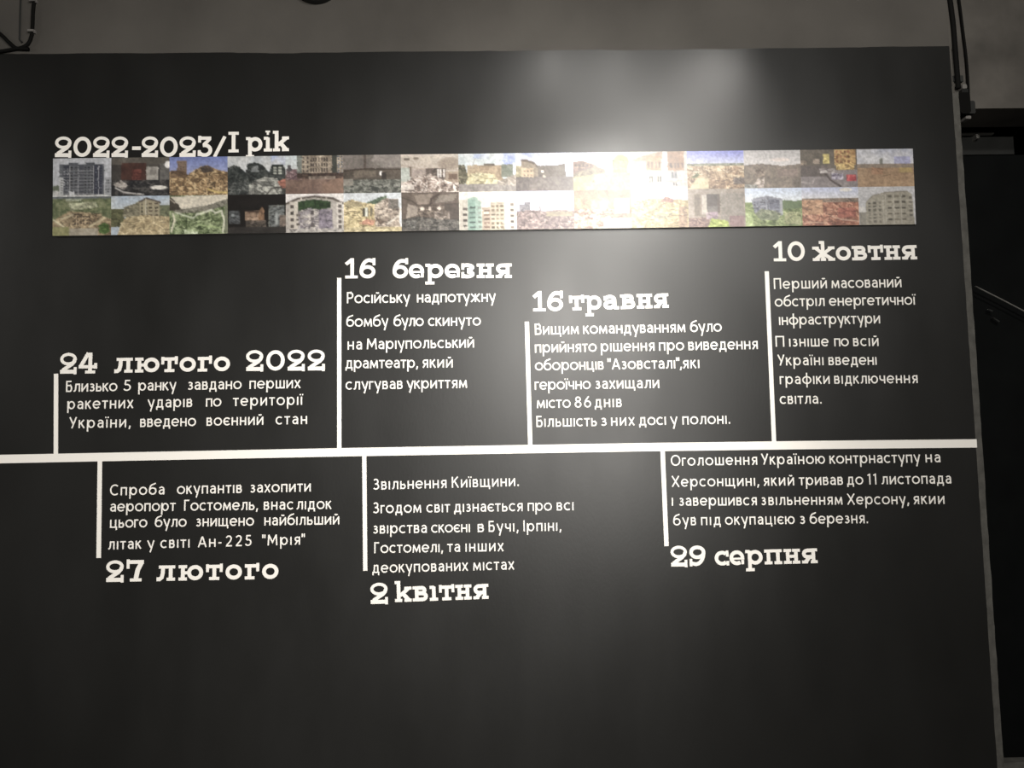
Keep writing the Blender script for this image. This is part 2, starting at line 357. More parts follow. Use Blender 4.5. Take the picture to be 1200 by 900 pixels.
# (xh, [ line: (xa, ya, xb, yb, [(word, x0, x1), ...]) ])
TEXTS = [
 ('three lines of small white lettering under the heading 24 лютого 2022', 9.6, [
  (77, 459.4, 352, 454.8, [('Близько', 77.5, 137.5), ('5', 145, 153.5), ('ранку', 162.2, 206.5), ('завдано', 220.2, 283.1), ('перших', 292.5, 352.2)]),
  (79, 479.7, 355, 474.4, [('ракетних', 79, 156.2), ('ударів', 173.1, 225.2), ('по', 241.5, 259.4), ('території', 273.1, 354)]),
  (81, 502, 360, 496.9, [('України,', 81.2, 153.1), ('введено', 164.4, 229.7), ('воєнний', 242.2, 308.5), ('стан', 323.1, 359.8)])]),
 ('five lines of small white lettering under the heading 16 березня', 9.6, [
  (407, 355.5, 581, 353.6, [('Російську', 406.7, 480.4), ('надпотужну', 488.8, 580.8)]),
  (406, 383, 563, 381.5, [('бомбу', 405.8, 455), ('було', 461.3, 496.5), ('скинуто', 501.7, 563.5)]),
  (407, 409.8, 555, 407.3, [('на', 407.5, 424.2), ('Маріупольський', 430, 555.4)]),
  (405, 431.8, 530, 430.7, [('драмтеатр,', 405, 489.8), ('який', 495, 530.4)]),
  (405, 456.8, 547, 454.6, [('слугував', 405, 471.8), ('укриттям', 476.7, 547.3)])]),
 ('six lines of small white lettering under the heading 16 травня', 9.6, [
  (627, 392.4, 845, 388.6, [('Вищим', 627, 678.3), ('командуванням', 683.6, 803.2), ('було', 808.9, 845.8)]),
  (627, 413.4, 888, 409.1, [('прийнято', 627, 699.3), ('рішення', 704.2, 767), ('про', 772.5, 801.7), ('виведення', 806.9, 888)]),
  (627, 434.3, 820, 431.4, [('оборонців', 627, 707.3), ('"', 711.8, 716.2), ('Азовсталі', 717.1, 791.2), ('"', 792.2, 796.6), (',', 796.8, 799.4), ('які', 800.3, 819.5)]),
  (627, 456.9, 772, 454.7, [('героїчно', 626.8, 692.3), ('захищали', 697.6, 772.4)]),
  (629, 478.4, 728, 477, [('місто', 629.3, 668.8), ('86', 673.7, 692.6), ('днів', 697, 728.5)]),
  (629, 500.5, 855, 496.7, [('Більшість', 628.8, 699.3), ('з', 704.2, 711), ('них', 716.3, 743.7), ('досі', 749.1, 780.3), ('у', 785.5, 794), ('полоні.', 799.9, 855.7)])]),
 ('seven lines of small white lettering under the heading 10 жовтня', 9.3, [
  (907, 338.7, 1056, 336.6, [('Перший', 907.1, 969), ('масований', 974.6, 1056.3)]),
  (908, 359.4, 1073, 357.1, [('обстріл', 908.1, 966.3), ('енергетичної', 971.7, 1072)]),
  (913, 381, 1031, 379, [('інфраструктури', 913.2, 1031.3)]),
  (909, 406.4, 1029, 405.5, [('П', 908.9, 920.2), ('ізніше', 925, 971.1), ('по', 977.8, 994.7), ('всій', 1000, 1029.4)]),
  (911, 428.3, 1027, 427.6, [('Україні', 911.3, 965), ('введені', 971.1, 1027.2)]),
  (914, 450.3, 1075, 449, [('графіки', 913.9, 972.2), ('відключення', 977.8, 1075.2)]),
  (914, 473.5, 963, 473, [('світла.', 913.9, 962.8)])]),
 ('four lines of small white lettering above the heading 27 лютого', 9.5, [
  (129, 580.7, 364, 576, [('Спроба', 129.1, 192.6), ('окупантів', 207.5, 283.3), ('захопити', 293.3, 364.1)]),
  (129, 599.6, 388, 596.5, [('аеропорт', 129.3, 205.8), ('Гостомель,', 215.9, 302.2), ('внас', 309.2, 344), ('лідок', 347.7, 388.4)]),
  (129, 618.6, 397, 614.5, [('цього', 129.1, 172.5), ('було', 181.5, 218.6), ('знищено', 229.7, 297.6), ('найбільший', 309.9, 397.5)]),
  (127, 644, 352, 638.2, [('літак', 127, 165.5), ('у', 172.5, 180.9), ('світі', 188, 222.1), ('Ан-', 232, 259.5), ('225', 264.4, 294.8), ('"', 307, 311.5), ('Мрія', 313.7, 351.6), ('"', 353.3, 357.6)])]),
 ('five lines of small white lettering above the heading 2 квітня', 9.5, [
  (437, 574, 608, 569.6, [('Звільнення', 437.5, 523.2), ('Київщини.', 529.7, 608.1)]),
  (437, 601.6, 672, 598, [('Згодом', 437.2, 493.6), ('світ', 499.7, 527.5), ('дізнається', 532.3, 612.4), ('про', 618.6, 646.8), ('всі', 652.6, 672.1)]),
  (437, 625.4, 657, 622, [('звірства', 437.2, 500.1), ('скоєні', 505.4, 550.7), ('в', 559.8, 567.2), ('Бучі,', 572.8, 607.5), ('Ірпіні,', 613.6, 657.7)]),
  (438, 648.3, 590, 645.8, [('Гостомелі,', 438.7, 519.1), ('та', 524.2, 539.1), ('інших', 545.6, 590.2)]),
  (436, 671.6, 602, 667.3, [('деокупованих', 436.5, 548.5), ('містах', 554.6, 602.7)])]),
 ('four lines of small white lettering above the heading 29 серпня', 9.4, [
  (786, 546, 1102, 541.7, [('Оголошення', 786.3, 887.3), ('Україною', 892.2, 966.7), ('контрнаступу', 972.3, 1078.3), ('на', 1084.8, 1102)]),
  (787, 570.6, 1115, 566.6, [('Херсонщині,', 787.2, 889.5), ('який', 894.8, 930.5), ('тривав', 936.3, 987.7), ('до', 992.8, 1011.7), ('11', 1016.8, 1026.9), ('листопада', 1033.3, 1114.7)]),
  (787, 592.8, 1107, 590.5, [('і', 787.2, 789), ('завершився', 795.8, 886.8), ('з', 892.2, 897.6), ('вільненням', 900.7, 987.2), ('Херсону,', 992.8, 1065.2), ('якии', 1070.5, 1106.7)]),
  (789, 615.8, 1017, 613.1, [('був', 789, 815.7), ('під', 821.7, 844.5), ('окупацією', 849.7, 931.2), ('з', 937.2, 943.5), ('березня.', 949, 1017.2)])]),
]
HEADS = [
 ('white slab lettering 2022-2023/I рік standing on the photo banner', 17.2, [
  ('year_range', 64, 184.2, 249, 184, [('2022', 64, 150), ('-', 154.7, 164.7), ('2023', 165.7, 248.7)]),
  ('slash', 250, 184, 265, 184, [('/', 249.5, 265)]),
  ('roman_numeral', 267, 178.8, 280, 178.6, [('I', 267.7, 279.7)]),
  ('word', 288, 178, 339, 177.2, [('рiк', 288.3, 338.7)])]),
 ('bold white date heading 24 лютого 2022', 17.4, [
  ('day_number', 70, 438, 113, 437.6, [('24', 70, 113.6)]), ('month_name', 134, 437, 270, 435, [('лютого', 134, 269.7)]), ('year_number', 288, 434.8, 381, 434, [('2022', 288, 381)])]),
 ('bold white date heading 16 березня', 16.9, [
  ('day_number', 404, 326.4, 440, 326.2, [('16', 404.5, 440)]), ('month_name', 460, 326.3, 600, 325.7, [('березня', 460, 599.8)])]),
 ('bold white date heading 16 травня', 17, [
  ('day_number', 625, 365, 660, 364.6, [('16', 624.8, 660)]), ('month_name', 667, 364, 784, 360.7, [('травня', 667.5, 783.8)])]),
 ('bold white date heading 10 жовтня', 16.8, [
  ('day_number', 907, 306.3, 943, 306.1, [('10', 906.8, 943.5)]), ('month_name', 952, 306, 1075, 304, [('жовтня', 952.5, 1074.8)])]),
 ('bold white date heading 27 лютого', 18, [
  ('day_number', 124, 682, 168, 681.2, [('27', 124, 168.2)]), ('month_name', 183, 680.8, 326, 678.4, [('лютого', 183.5, 326.5)])]),
 ('bold white date heading 2 квітня', 17.6, [
  ('day_number', 434, 707.8, 455, 707.2, [('2', 434, 455)]), ('month_name', 463, 705.6, 573, 701.6, [('квітня', 463, 572.7)])]),
 ('bold white date heading 29 серпня', 17.4, [
  ('day_number', 786, 664, 827, 663.4, [('29', 786, 827.2)]), ('month_name', 838, 663, 958, 659.8, [('серпня', 837.8, 958.1)])]),
]
for i, (lab, xh, parts) in enumerate(HEADS):
    p = at(parts[0][1], parts[0][2])
    root = empty('title_lettering' if i == 0 else 'date_heading', p, lab, 'title' if i == 0 else 'heading', None if i == 0 else 'bold white date headings on the black wall')
    for nm, xa, ya, xb, yb, words in parts:
        mb = MB()
        for t, x0, x1 in words: word(mb, t, BOLD, x0, x1, ya, yb, xa, xb, xh)
        mb.build(nm, VINYL, root)
for lab, xh, lines in TEXTS:
    p = at(lines[-1][0], lines[-1][1])
    root = empty('event_text', p, lab, 'text', 'small white event texts on the black wall')
    for xa, ya, xb, yb, words in lines:
        ln = bpy.data.objects.new('text_line', None); C.objects.link(ln); ln.empty_display_size = .02
        ln.parent = root; ln.location = at(xa, ya) - root.location
        for t, x0, x1 in words:
            mb = MB(); word(mb, t, THIN, x0, x1, ya, yb, xa, xb, xh)
            o = mb.build('word', VINYL); o.parent = ln; o.matrix_parent_inverse = Matrix.Translation(-at(xa, ya))

# ------------------------------------------------------------------ timeline
def px_scale(px, py): return (at(px + 5, py) - at(px - 5, py)).length / 10
mb = MB(); mb.ribbon([xz(-60, 538.9), xz(0, 538), xz(200, 534), xz(400, 530), xz(600, 526.6), xz(760, 524), xz(950, 521.5), xz(1144.5, 519.6)], px_scale(600, 525) * 9.8, -.0018, -.0001)
tag(mb.build('timeline_bar', VINYL), 'long white horizontal timeline stripe crossing the whole black wall', 'stripe')
TICKS = [
 ((65.9, 438), (65.6, 533), 5.0, 'white upright timeline tick beside the text of 24 лютого 2022'),
 ((397.6, 325.7), (397.7, 527), 4.9, 'white upright timeline tick beside the text of 16 березня'),
 ((617.4, 377), (621.4, 523), 5.0, 'white upright timeline tick beside the text of 16 травня'),
 ((898.4, 318), (907, 519), 4.9, 'white upright timeline tick beside the text of 10 жовтня'),
 ((117.2, 539), (115.8, 653.8), 5.2, 'white timeline tick hanging down beside the text of 27 лютого'),
 ((426.9, 533), (428.1, 668.8), 4.9, 'white timeline tick hanging down beside the text of 2 квітня'),
 ((776.3, 527), (781, 640), 5.2, 'white timeline tick hanging down beside the text of 29 серпня')]
for a, c, w_, lab in TICKS:
    mb = MB(); mb.ribbon([xz(*a), xz(*c)], px_scale(*a) * w_, -.0016, -.0001)
    tag(mb.build('timeline_tick', VINYL), lab, 'stripe', 'white ticks along the timeline')

# ------------------------------------------------------------------ photo banner
PW, PH = 70, 48
YY, XX = np.mgrid[0:PH, 0:PW].astype(float)
class Pic:
    def __init__(s, seed, base): s.a = np.zeros((PH, PW, 3)) + np.array(base, float); s.r = np.random.default_rng(seed)
    def _m(s, x0, y0, x1, y1): return (XX >= x0) & (XX < x1) & (YY >= y0) & (YY < y1)
    def poly(s, pts, c=None):
        m = np.zeros((PH, PW), bool); n = len(pts)
        for i in range(n):
            (xa, ya), (xb, yb) = pts[i], pts[(i + 1) % n]
            if ya == yb: continue
            c1 = ((ya > YY + .5) != (yb > YY + .5)) & (XX + .5 < (xb - xa) * (YY + .5 - ya) / (yb - ya) + xa); m ^= c1
        if c is not None: s.a[m] = c
        return m
    def rect(s, x0, y0, x1, y1, c): s.a[s._m(x0, y0, x1, y1)] = c; return s
    def ell(s, cx, cy, rx, ry, c, soft=0):
        d = ((XX - cx) / rx) ** 2 + ((YY - cy) / ry) ** 2
        k = np.clip((1.2 - d) / .5, 0, 1)[..., None] if soft else (d < 1).astype(float)[..., None]
        s.a = s.a * (1 - k) + np.array(c, float) * k; return s
    def grad(s, y0, y1, c0, c1, x0=0, x1=PW):
        t = np.clip((YY - y0) / max(1, y1 - y0), 0, 1)[..., None]; g = np.array(c0) * (1 - t) + np.array(c1) * t
        m = s._m(x0, y0, x1, y1); s.a[m] = g[m]; return s
    def val(s, f):
        """smooth random field with about f px features"""
        gx, gy = int(PW / f) + 3, int(PH / f) + 3; g = s.r.random((gy, gx)); x = XX / f; y = YY / f
        i, j = x.astype(int), y.astype(int); u, v = x - i, y - j
        return (g[j, i] * (1 - u) + g[j, i + 1] * u) * (1 - v) + (g[j + 1, i] * (1 - u) + g[j + 1, i + 1] * u) * v
    def rub(s, m, cols, f=2.2):
        """broken mixture of colours inside mask m"""
        if isinstance(m, (list, tuple)): m = s.poly(m) if isinstance(m[0], (tuple, list)) else s._m(*m)
        cs = np.array(sorted(cols, key=sum), float); n = len(cs)
        def tone(k): t = .30 * s.val(f * 1.4) + .25 * s.val(f * 3.2) + .34 * s.val(max(1.25, f * .6)) + .16 * s.r.random((PH, PW)) + k; t = (t - t.min()) / (t.max() - t.min()); return np.clip((t - .18) / .64, 0, .999) * (n - 1)
        t = tone(0); i = t.astype(int); u = (t - i)[..., None]; c = cs[i] * (1 - u) + cs[np.minimum(i + 1, n - 1)] * u
        s.a[m] = c[m]
        if f < 3.1:          # splinters and slabs lying about
            ys, xs = np.nonzero(m); keep = s.a.copy(); lo, hi = cs[0] * .72, np.minimum(cs[-1] * 1.16, 250)
            for _ in range(int(len(ys) / 13)):
                k = s.r.integers(len(ys)); x, y = xs[k], ys[k]; th = s.r.normal(0, .75); l = s.r.uniform(1.2, 4.2)
                s.line([(x - l * math.cos(th), y - l * math.sin(th)), (x + l * math.cos(th), y + l * math.sin(th))], lo if s.r.random() < .52 else hi, s.r.uniform(.3, 1.1))
            s.a[~m] = keep[~m]
        return s
    def win(s, x0, y0, x1, y1, nx, ny, c, fx=.55, fy=.55, jit=.25):
        for i in range(nx):
            for j in range(ny):
                a = x0 + (x1 - x0) * (i + .5 - fx / 2) / nx; e = y0 + (y1 - y0) * (j + .5 - fy / 2) / ny
                q = 1 + jit * s.r.uniform(-1, 1)
                s.rect(round(a), round(e), max(round(a) + 1, round(a + (x1 - x0) / nx * fx)), max(round(e) + 1, round(e + (y1 - y0) / ny * fy)), np.array(c) * q)
        return s
    def line(s, pts, c, w=1.2):
        for (xa, ya), (xb, yb) in zip(pts, pts[1:]):
            dx, dy = xb - xa, yb - ya; L2 = dx * dx + dy * dy + 1e-9
            t = np.clip(((XX - xa) * dx + (YY - ya) * dy) / L2, 0, 1); d = np.hypot(XX - xa - t * dx, YY - ya - t * dy)
            k = np.clip(w / 2 + .5 - d, 0, 1)[..., None]; s.a = s.a * (1 - k) + np.array(c, float) * k
        return s
    def cloud(s, y1, c, f=14, amt=.8, y0=0):
        k = (np.clip((s.val(f) * .6 + s.val(f / 2.5) * .4 - .35) * 3, 0, 1) * amt)[..., None] * s._m(0, y0, PW, y1)[..., None]
        s.a = s.a * (1 - k) + np.array(c, float) * k; return s
    def out(s):
        dx = (s.val(2.3) - .5) * 1.5; dy = (s.val(2.3) - .5) * 1.3      # ragged edges
        s.a = s.a[np.clip(np.rint(YY + dy), 0, PH - 1).astype(int), np.clip(np.rint(XX + dx), 0, PW - 1).astype(int)]
        a = s.a * (1 + .26 * (s.val(1.5)[..., None] - .5) + .10 * (s.val(7)[..., None] - .5)); g = a.mean(2, keepdims=True); a = g + (a - g) * .72; p = np.pad(a, ((1, 1), (1, 1), (0, 0)), 'edge')
        k = .66 * a + .085 * (p[:-2, 1:-1] + p[2:, 1:-1] + p[1:-1, :-2] + p[1:-1, 2:])
        return np.clip(k, 0, 255)
def tower_block():
    p = Pic(1, (168, 170, 176)); p.rect(0, 34, 9, 41, (92, 100, 82)); p.rub((0, 40, 70, 48), [(150, 150, 148), (175, 172, 170)])
    p.rect(8, 8, 61, 45, (84, 87, 94)); p.rect(20, 6, 31, 9, (74, 77, 84)); p.rect(39, 6, 50, 9, (74, 77, 84))
    p.rect(13, 9, 20, 38, (52, 55, 66)); p.rect(49, 9, 59, 45, (48, 51, 66)); p.rect(30, 9, 37, 45, (68, 70, 78))
    p.win(20, 10, 30, 45, 2, 10, (50, 50, 55)); p.win(37, 10, 49, 45, 3, 10, (44, 45, 50)); p.win(8, 12, 20, 38, 3, 8, (120, 122, 126), .35, .4)
    p.rect(8, 24, 13, 46, (165, 166, 166)); p.win(9, 26, 13, 44, 1, 6, (95, 96, 98)); p.win(50, 10, 59, 45, 3, 11, (105, 107, 114), .3, .4)
    for x in (20, 30, 48, 54): p.line([(x, 10), (x, 45)], (158, 158, 158), .6)
    for y in range(15, 45, 4): p.line([(14, y), (48, y)], (140, 140, 140), .3)
    p.rect(62, 24, 70, 46, (140, 142, 146)); p.win(62, 26, 70, 44, 3, 5, (95, 97, 102)); p.rect(20, 41, 26, 46, (185, 186, 188))
    p.rub((0, 46, 70, 48), [(190, 190, 188), (170, 170, 168)]); return p
def burnt_room():
    p = Pic(2, (72, 67, 62)); p.rub((0, 0, 70, 9), [(86, 80, 72), (74, 70, 64), (98, 92, 84)], 5); p.rub((0, 9, 12, 28), [(66, 62, 58), (54, 50, 48)], 4)
    p.rub((12, 7, 42, 28), [(72, 46, 40), (62, 40, 36), (82, 52, 44)], 5); p.rub((25, 15, 36, 28), [(112, 58, 50), (92, 50, 44)], 3)
    p.rub((42, 12, 57, 31), [(152, 147, 138), (132, 127, 120), (165, 160, 150)], 4); p.rect(56, 12, 58, 28, (50, 48, 48)); p.rub((58, 8, 70, 32), [(104, 100, 95), (84, 82, 80)], 4)
    p.rect(46, 16, 54, 22, (120, 115, 108)); p.ell(67, 9, 4, 4.5, (225, 222, 218), 1); p.rub((0, 28, 70, 48), [(40, 40, 42), (56, 55, 54), (32, 33, 38), (86, 82, 78), (48, 47, 48)], 2.4)
    p.rub([(2, 34), (12, 28), (20, 34), (16, 40)], [(140, 132, 124), (90, 84, 80), (160, 152, 144)]); p.ell(56, 37, 10, 2.6, (222, 216, 206), 1); p.line([(5, 37), (14, 42), (26, 44), (38, 45)], (186, 181, 176), 1.6)
    return p
def collapsed_block():
    p = Pic(3, (110, 122, 180)); p.grad(0, 24, (96, 110, 172), (142, 150, 190)); p.rect(10, 5, 21, 26, (122, 100, 84)); p.win(10, 6, 21, 24, 4, 7, (100, 82, 68))
    p.rub([(0, 18), (10, 17), (22, 22), (30, 17), (38, 12), (46, 11), (54, 15), (62, 18), (70, 19), (70, 48), (0, 48)], [(95, 74, 54), (130, 100, 66), (168, 134, 90), (192, 164, 118), (120, 92, 62)], 2.2)
    p.rub([(36, 14), (42, 11), (50, 13), (54, 19), (40, 20)], [(66, 56, 52), (88, 74, 62)]); p.rub((2, 17, 20, 25), [(112, 86, 64), (84, 64, 50), (138, 110, 80)]); p.line([(46, 40), (58, 44), (69, 44)], (204, 176, 98), 2); return p
def gutted_houses():
    p = Pic(4, (165, 169, 170)); p.grad(0, 20, (160, 165, 168), (172, 176, 182)); p.rect(52, 0, 70, 12, (150, 165, 206)); p.cloud(18, (186, 186, 184), 11)
    p.rub([(0, 15), (8, 11), (16, 14), (22, 20), (24, 10), (33, 8), (42, 11), (50, 21), (53, 11), (66, 11), (70, 18), (70, 48), (0, 48)], [(44, 50, 48), (58, 62, 60), (36, 40, 40), (78, 80, 76)], 2.4)
    p.rub([(28, 20), (30, 13), (37, 12), (38, 20)], [(130, 134, 134), (90, 94, 94)]); p.win(54, 13, 66, 24, 2, 3, (150, 152, 140)); p.rub([(22, 38), (34, 30), (46, 26), (60, 28), (66, 48), (18, 48)], [(152, 152, 142), (112, 112, 106), (176, 175, 164), (80, 80, 76)])
    p.rub((0, 32, 26, 48), [(60, 64, 62), (98, 100, 96), (44, 48, 48)]); p.rub([(60, 32), (70, 28), (70, 40), (64, 40)], [(176, 106, 86), (140, 86, 72)]); p.line([(46, 48), (52, 40), (64, 38), (68, 46)], (60, 56, 52), 1.5); return p
def street_ruin():
    p = Pic(5, (118, 92, 80)); p.grad(0, 24, (186, 196, 200), (196, 200, 198), 0, 15); p.rub((1, 17, 20, 34), [(112, 84, 88), (80, 60, 66), (150, 126, 124)]); p.rub((3, 12, 7, 20), [(70, 66, 70), (96, 90, 92)])
    p.rub((14, 0, 20, 24), [(126, 132, 122), (98, 102, 96)]); p.rub((20, 0, 70, 24), [(152, 136, 116), (132, 116, 98), (172, 156, 134)], 3); p.win(29, 2, 52, 22, 7, 3, (70, 60, 54), .6, .65); p.rect(56, 0, 62, 26, (62, 64, 58)); p.win(62, 0, 70, 24, 2, 7, (90, 96, 104)); p.win(20, 1, 29, 22, 2, 4, (72, 64, 58))
    p.rub((14, 22, 70, 29), [(66, 50, 44), (88, 70, 60), (56, 44, 40)]); p.rub((28, 26, 60, 30), [(150, 134, 118), (118, 100, 88)]); p.rub((0, 30, 70, 48), [(118, 92, 80), (104, 80, 68), (130, 102, 88)], 6); p.rub([(44, 36), (58, 30), (70, 28), (70, 48), (46, 48)], [(140, 108, 90), (124, 96, 80)], 7); return p
def dim_hall():
    p = Pic(6, (104, 96, 90)); p.rub((0, 0, 70, 18), [(112, 103, 96), (104, 96, 90), (122, 113, 106)], 9); p.rub([(38, 0), (70, 0), (70, 16), (46, 16), (34, 8)], [(138, 129, 122), (128, 119, 112)], 9); p.line([(26, 0), (26, 16)], (82, 70, 62), 3)
    p.rub((0, 18, 70, 31), [(84, 74, 64), (72, 64, 56), (104, 92, 80)], 4); p.rub((13, 20, 40, 28), [(116, 104, 90), (98, 86, 74)], 4); p.line([(0, 20), (14, 18), (34, 17), (50, 18), (70, 18)], (60, 48, 40), 1.6); p.ell(45, 23, 2, 3, (225, 224, 220), 1); p.rect(46, 22, 52, 32, (54, 46, 42))
    p.rub((0, 31, 70, 48), [(92, 94, 86), (116, 118, 108), (70, 72, 66), (134, 134, 124), (100, 100, 92)]); p.rub((0, 30, 12, 38), [(140, 134, 122), (118, 112, 102)], 4); p.ell(38, 42, 5, 3, (58, 60, 56), 1); return p
def fallen_ceiling():
    p = Pic(7, (190, 176, 162)); p.grad(0, 20, (196, 184, 168), (180, 164, 150)); p.ell(7, 6, 4, 1.8, (112, 100, 88)); p.ell(18, 5, 3.5, 1.6, (126, 112, 98), 1); p.ell(58, 12, 14, 8, (152, 136, 120), 1); p.line([(0, 13), (20, 18), (70, 20)], (150, 136, 122), 1)
    p.rub((0, 17, 12, 34), [(186, 192, 182), (160, 166, 156)], 4); p.rub((12, 19, 30, 30), [(176, 160, 150), (150, 134, 124)], 4); p.rect(11, 16, 13, 28, (110, 90, 76)); p.rub((30, 18, 54, 32), [(98, 84, 76), (126, 110, 100), (76, 64, 58)], 3)
    for x in (44, 47, 51): p.rect(x, 19, x + 2, 29, (214, 206, 200))
    p.rub((54, 22, 70, 36), [(170, 152, 132), (140, 118, 98)], 4); p.rect(58, 25, 68, 32, (112, 88, 72)); p.rub([(0, 38), (18, 28), (36, 24), (50, 32), (70, 38), (70, 48), (0, 48)], [(126, 106, 96), (186, 168, 156), (212, 200, 190), (152, 132, 120), (100, 84, 76)], 2.2); p.rub((0, 38, 16, 44), [(226, 218, 208), (190, 176, 164)], 4); return p
def broken_facade():
    p = Pic(8, (196, 206, 210)); p.rect(19, 1, 37, 7, (164, 178, 214)); p.rect(54, 0, 70, 14, (150, 164, 220)); p.cloud(15, (216, 220, 220), 12); p.line([(17, 15), (20, 6)], (150, 152, 148), 1)
    p.rub((11, 15, 54, 34), [(170, 146, 116), (146, 124, 98), (186, 164, 132)], 4); p.rect(31, 13, 44, 16, (110, 98, 84)); p.rub([(8, 40), (12, 26), (24, 24), (44, 26), (52, 42)], [(198, 186, 140), (178, 164, 122), (206, 196, 158)], 3); p.rub((52, 14, 66, 30), [(128, 134, 118), (112, 118, 104)], 4)
    p.rub([(0, 14), (8, 14), (12, 30), (8, 38), (0, 38)], [(108, 102, 78), (134, 126, 100), (86, 82, 64)]); p.rub((0, 38, 70, 48), [(150, 142, 136), (132, 124, 120), (166, 158, 150)], 4); p.rub([(46, 36), (70, 26), (70, 40), (50, 40)], [(150, 138, 124), (172, 160, 148)]); return p
def arched_station():
    p = Pic(9, (176, 184, 216)); p.grad(0, 18, (160, 172, 222), (206, 208, 216)); p.cloud(18, (218, 218, 220), 14); p.rub((0, 16, 8, 36), [(138, 130, 98), (160, 148, 118)]); p.rub([(7, 8), (14, 8), (22, 12), (28, 18), (28, 32), (7, 32)], [(150, 134, 112), (128, 114, 98)], 4)
    p.line([(7, 9), (15, 10), (22, 13), (28, 19)], (98, 86, 76), 2.4); p.rub((7, 19, 22, 31), [(196, 172, 138), (176, 152, 120)], 4); p.win(9, 21, 21, 30, 3, 2, (120, 100, 84)); p.rub([(27, 16), (50, 16), (60, 14), (61, 34), (27, 34)], [(104, 94, 86), (94, 86, 80), (114, 104, 96)], 5)
    p.rub((0, 30, 70, 48), [(112, 102, 98), (98, 90, 88), (126, 114, 108)], 4); p.ell(32, 23, 1.8, 1.6, (225, 215, 196), 1); p.ell(34, 29, 2, 2, (196, 180, 160), 1); return p
def scorched_yard():
    p = Pic(10, (190, 188, 196)); p.grad(0, 16, (178, 178, 198), (206, 200, 196)); p.rub([(0, 12), (12, 11), (28, 16), (34, 24), (0, 28)], [(130, 94, 82), (150, 118, 96), (110, 84, 74)], 3); p.win(2, 14, 24, 24, 5, 2, (96, 76, 70)); p.rub([(28, 18), (40, 22), (40, 26), (0, 32), (0, 27)], [(128, 112, 88), (110, 98, 78)])
    p.ell(58, 13, 10, 10, (140, 152, 84), 1); p.rub((48, 10, 66, 26), [(128, 142, 78), (150, 160, 96), (112, 124, 70)], 3); p.rub([(0, 32), (40, 26), (70, 26), (70, 48), (0, 48)], [(184, 162, 108), (200, 180, 124), (168, 148, 100)], 6); p.ell(24, 36, 1.6, 1.6, (120, 106, 76), 1); return p
def balcony_house():
    p = Pic(11, (196, 190, 182)); p.rub([(2, 10), (22, 4), (40, 0), (40, 10), (4, 14)], [(160, 128, 104), (182, 150, 122)], 4); p.rub((20, 6, 38, 24), [(174, 128, 92), (150, 108, 80), (196, 160, 120)], 4); p.win(21, 12, 38, 22, 4, 1, (104, 84, 74), .5, .8); p.rub((46, 0, 66, 24), [(166, 124, 96), (186, 150, 120), (146, 112, 90)], 4); p.win(48, 14, 66, 22, 4, 1, (106, 86, 78), .5, .8)
    p.rect(40, 0, 46, 26, (206, 200, 192)); p.win(22, 31, 39, 39, 5, 1, (92, 92, 84), .55, .9); p.win(49, 26, 58, 34, 2, 1, (98, 100, 108), .7, .9); p.win(51, 39, 58, 43, 2, 1, (90, 90, 94), .7, .9); p.rub((4, 12, 20, 22), [(184, 176, 166), (160, 150, 140)], 4); p.line([(0, 26), (70, 24)], (170, 162, 152), 1); p.line([(0, 40), (70, 36)], (176, 168, 160), 1); return p
def town_view():
    p = Pic(12, (160, 168, 226)); p.grad(0, 18, (128, 136, 226), (202, 204, 226)); p.rub((0, 16, 70, 21), [(146, 150, 128), (124, 128, 110)], 3); p.rub((0, 19, 70, 34), [(186, 150, 116), (206, 178, 140), (160, 128, 102), (220, 200, 168)], 3); p.win(5, 20, 24, 30, 6, 3, (150, 128, 106)); p.win(46, 20, 64, 30, 6, 3, (160, 126, 104)); p.rub([(4, 34), (12, 28), (16, 30), (8, 38)], [(104, 112, 72), (124, 130, 88)])
    p.rub((0, 34, 70, 48), [(180, 146, 112), (152, 120, 94), (208, 180, 144), (134, 106, 86)]); p.rub([(2, 48), (12, 34), (26, 34), (26, 48)], [(212, 194, 152), (200, 180, 138)], 5); p.rub((56, 34, 70, 42), [(112, 98, 92), (140, 124, 114)]); return p
def grey_ruins():
    p = Pic(13, (190, 186, 186)); p.grad(0, 20, (178, 174, 174), (204, 198, 196)); p.ell(44, 12, 12, 2.2, (222, 206, 198), 1); p.rub([(0, 19), (20, 17), (48, 20), (70, 18), (70, 48), (0, 48)], [(136, 122, 108), (122, 110, 100), (150, 134, 120), (112, 100, 90)], 3.4); p.rub((40, 24, 66, 34), [(150, 130, 120), (134, 118, 108)], 5); p.rub([(10, 46), (18, 34), (22, 42), (26, 26), (24, 47)], [(206, 190, 180), (176, 158, 146)]); p.rub((14, 22, 26, 34), [(104, 90, 80), (150, 132, 116), (126, 110, 98)]); p.rub((0, 43, 16, 48), [(176, 180, 170), (120, 112, 106)]); return p
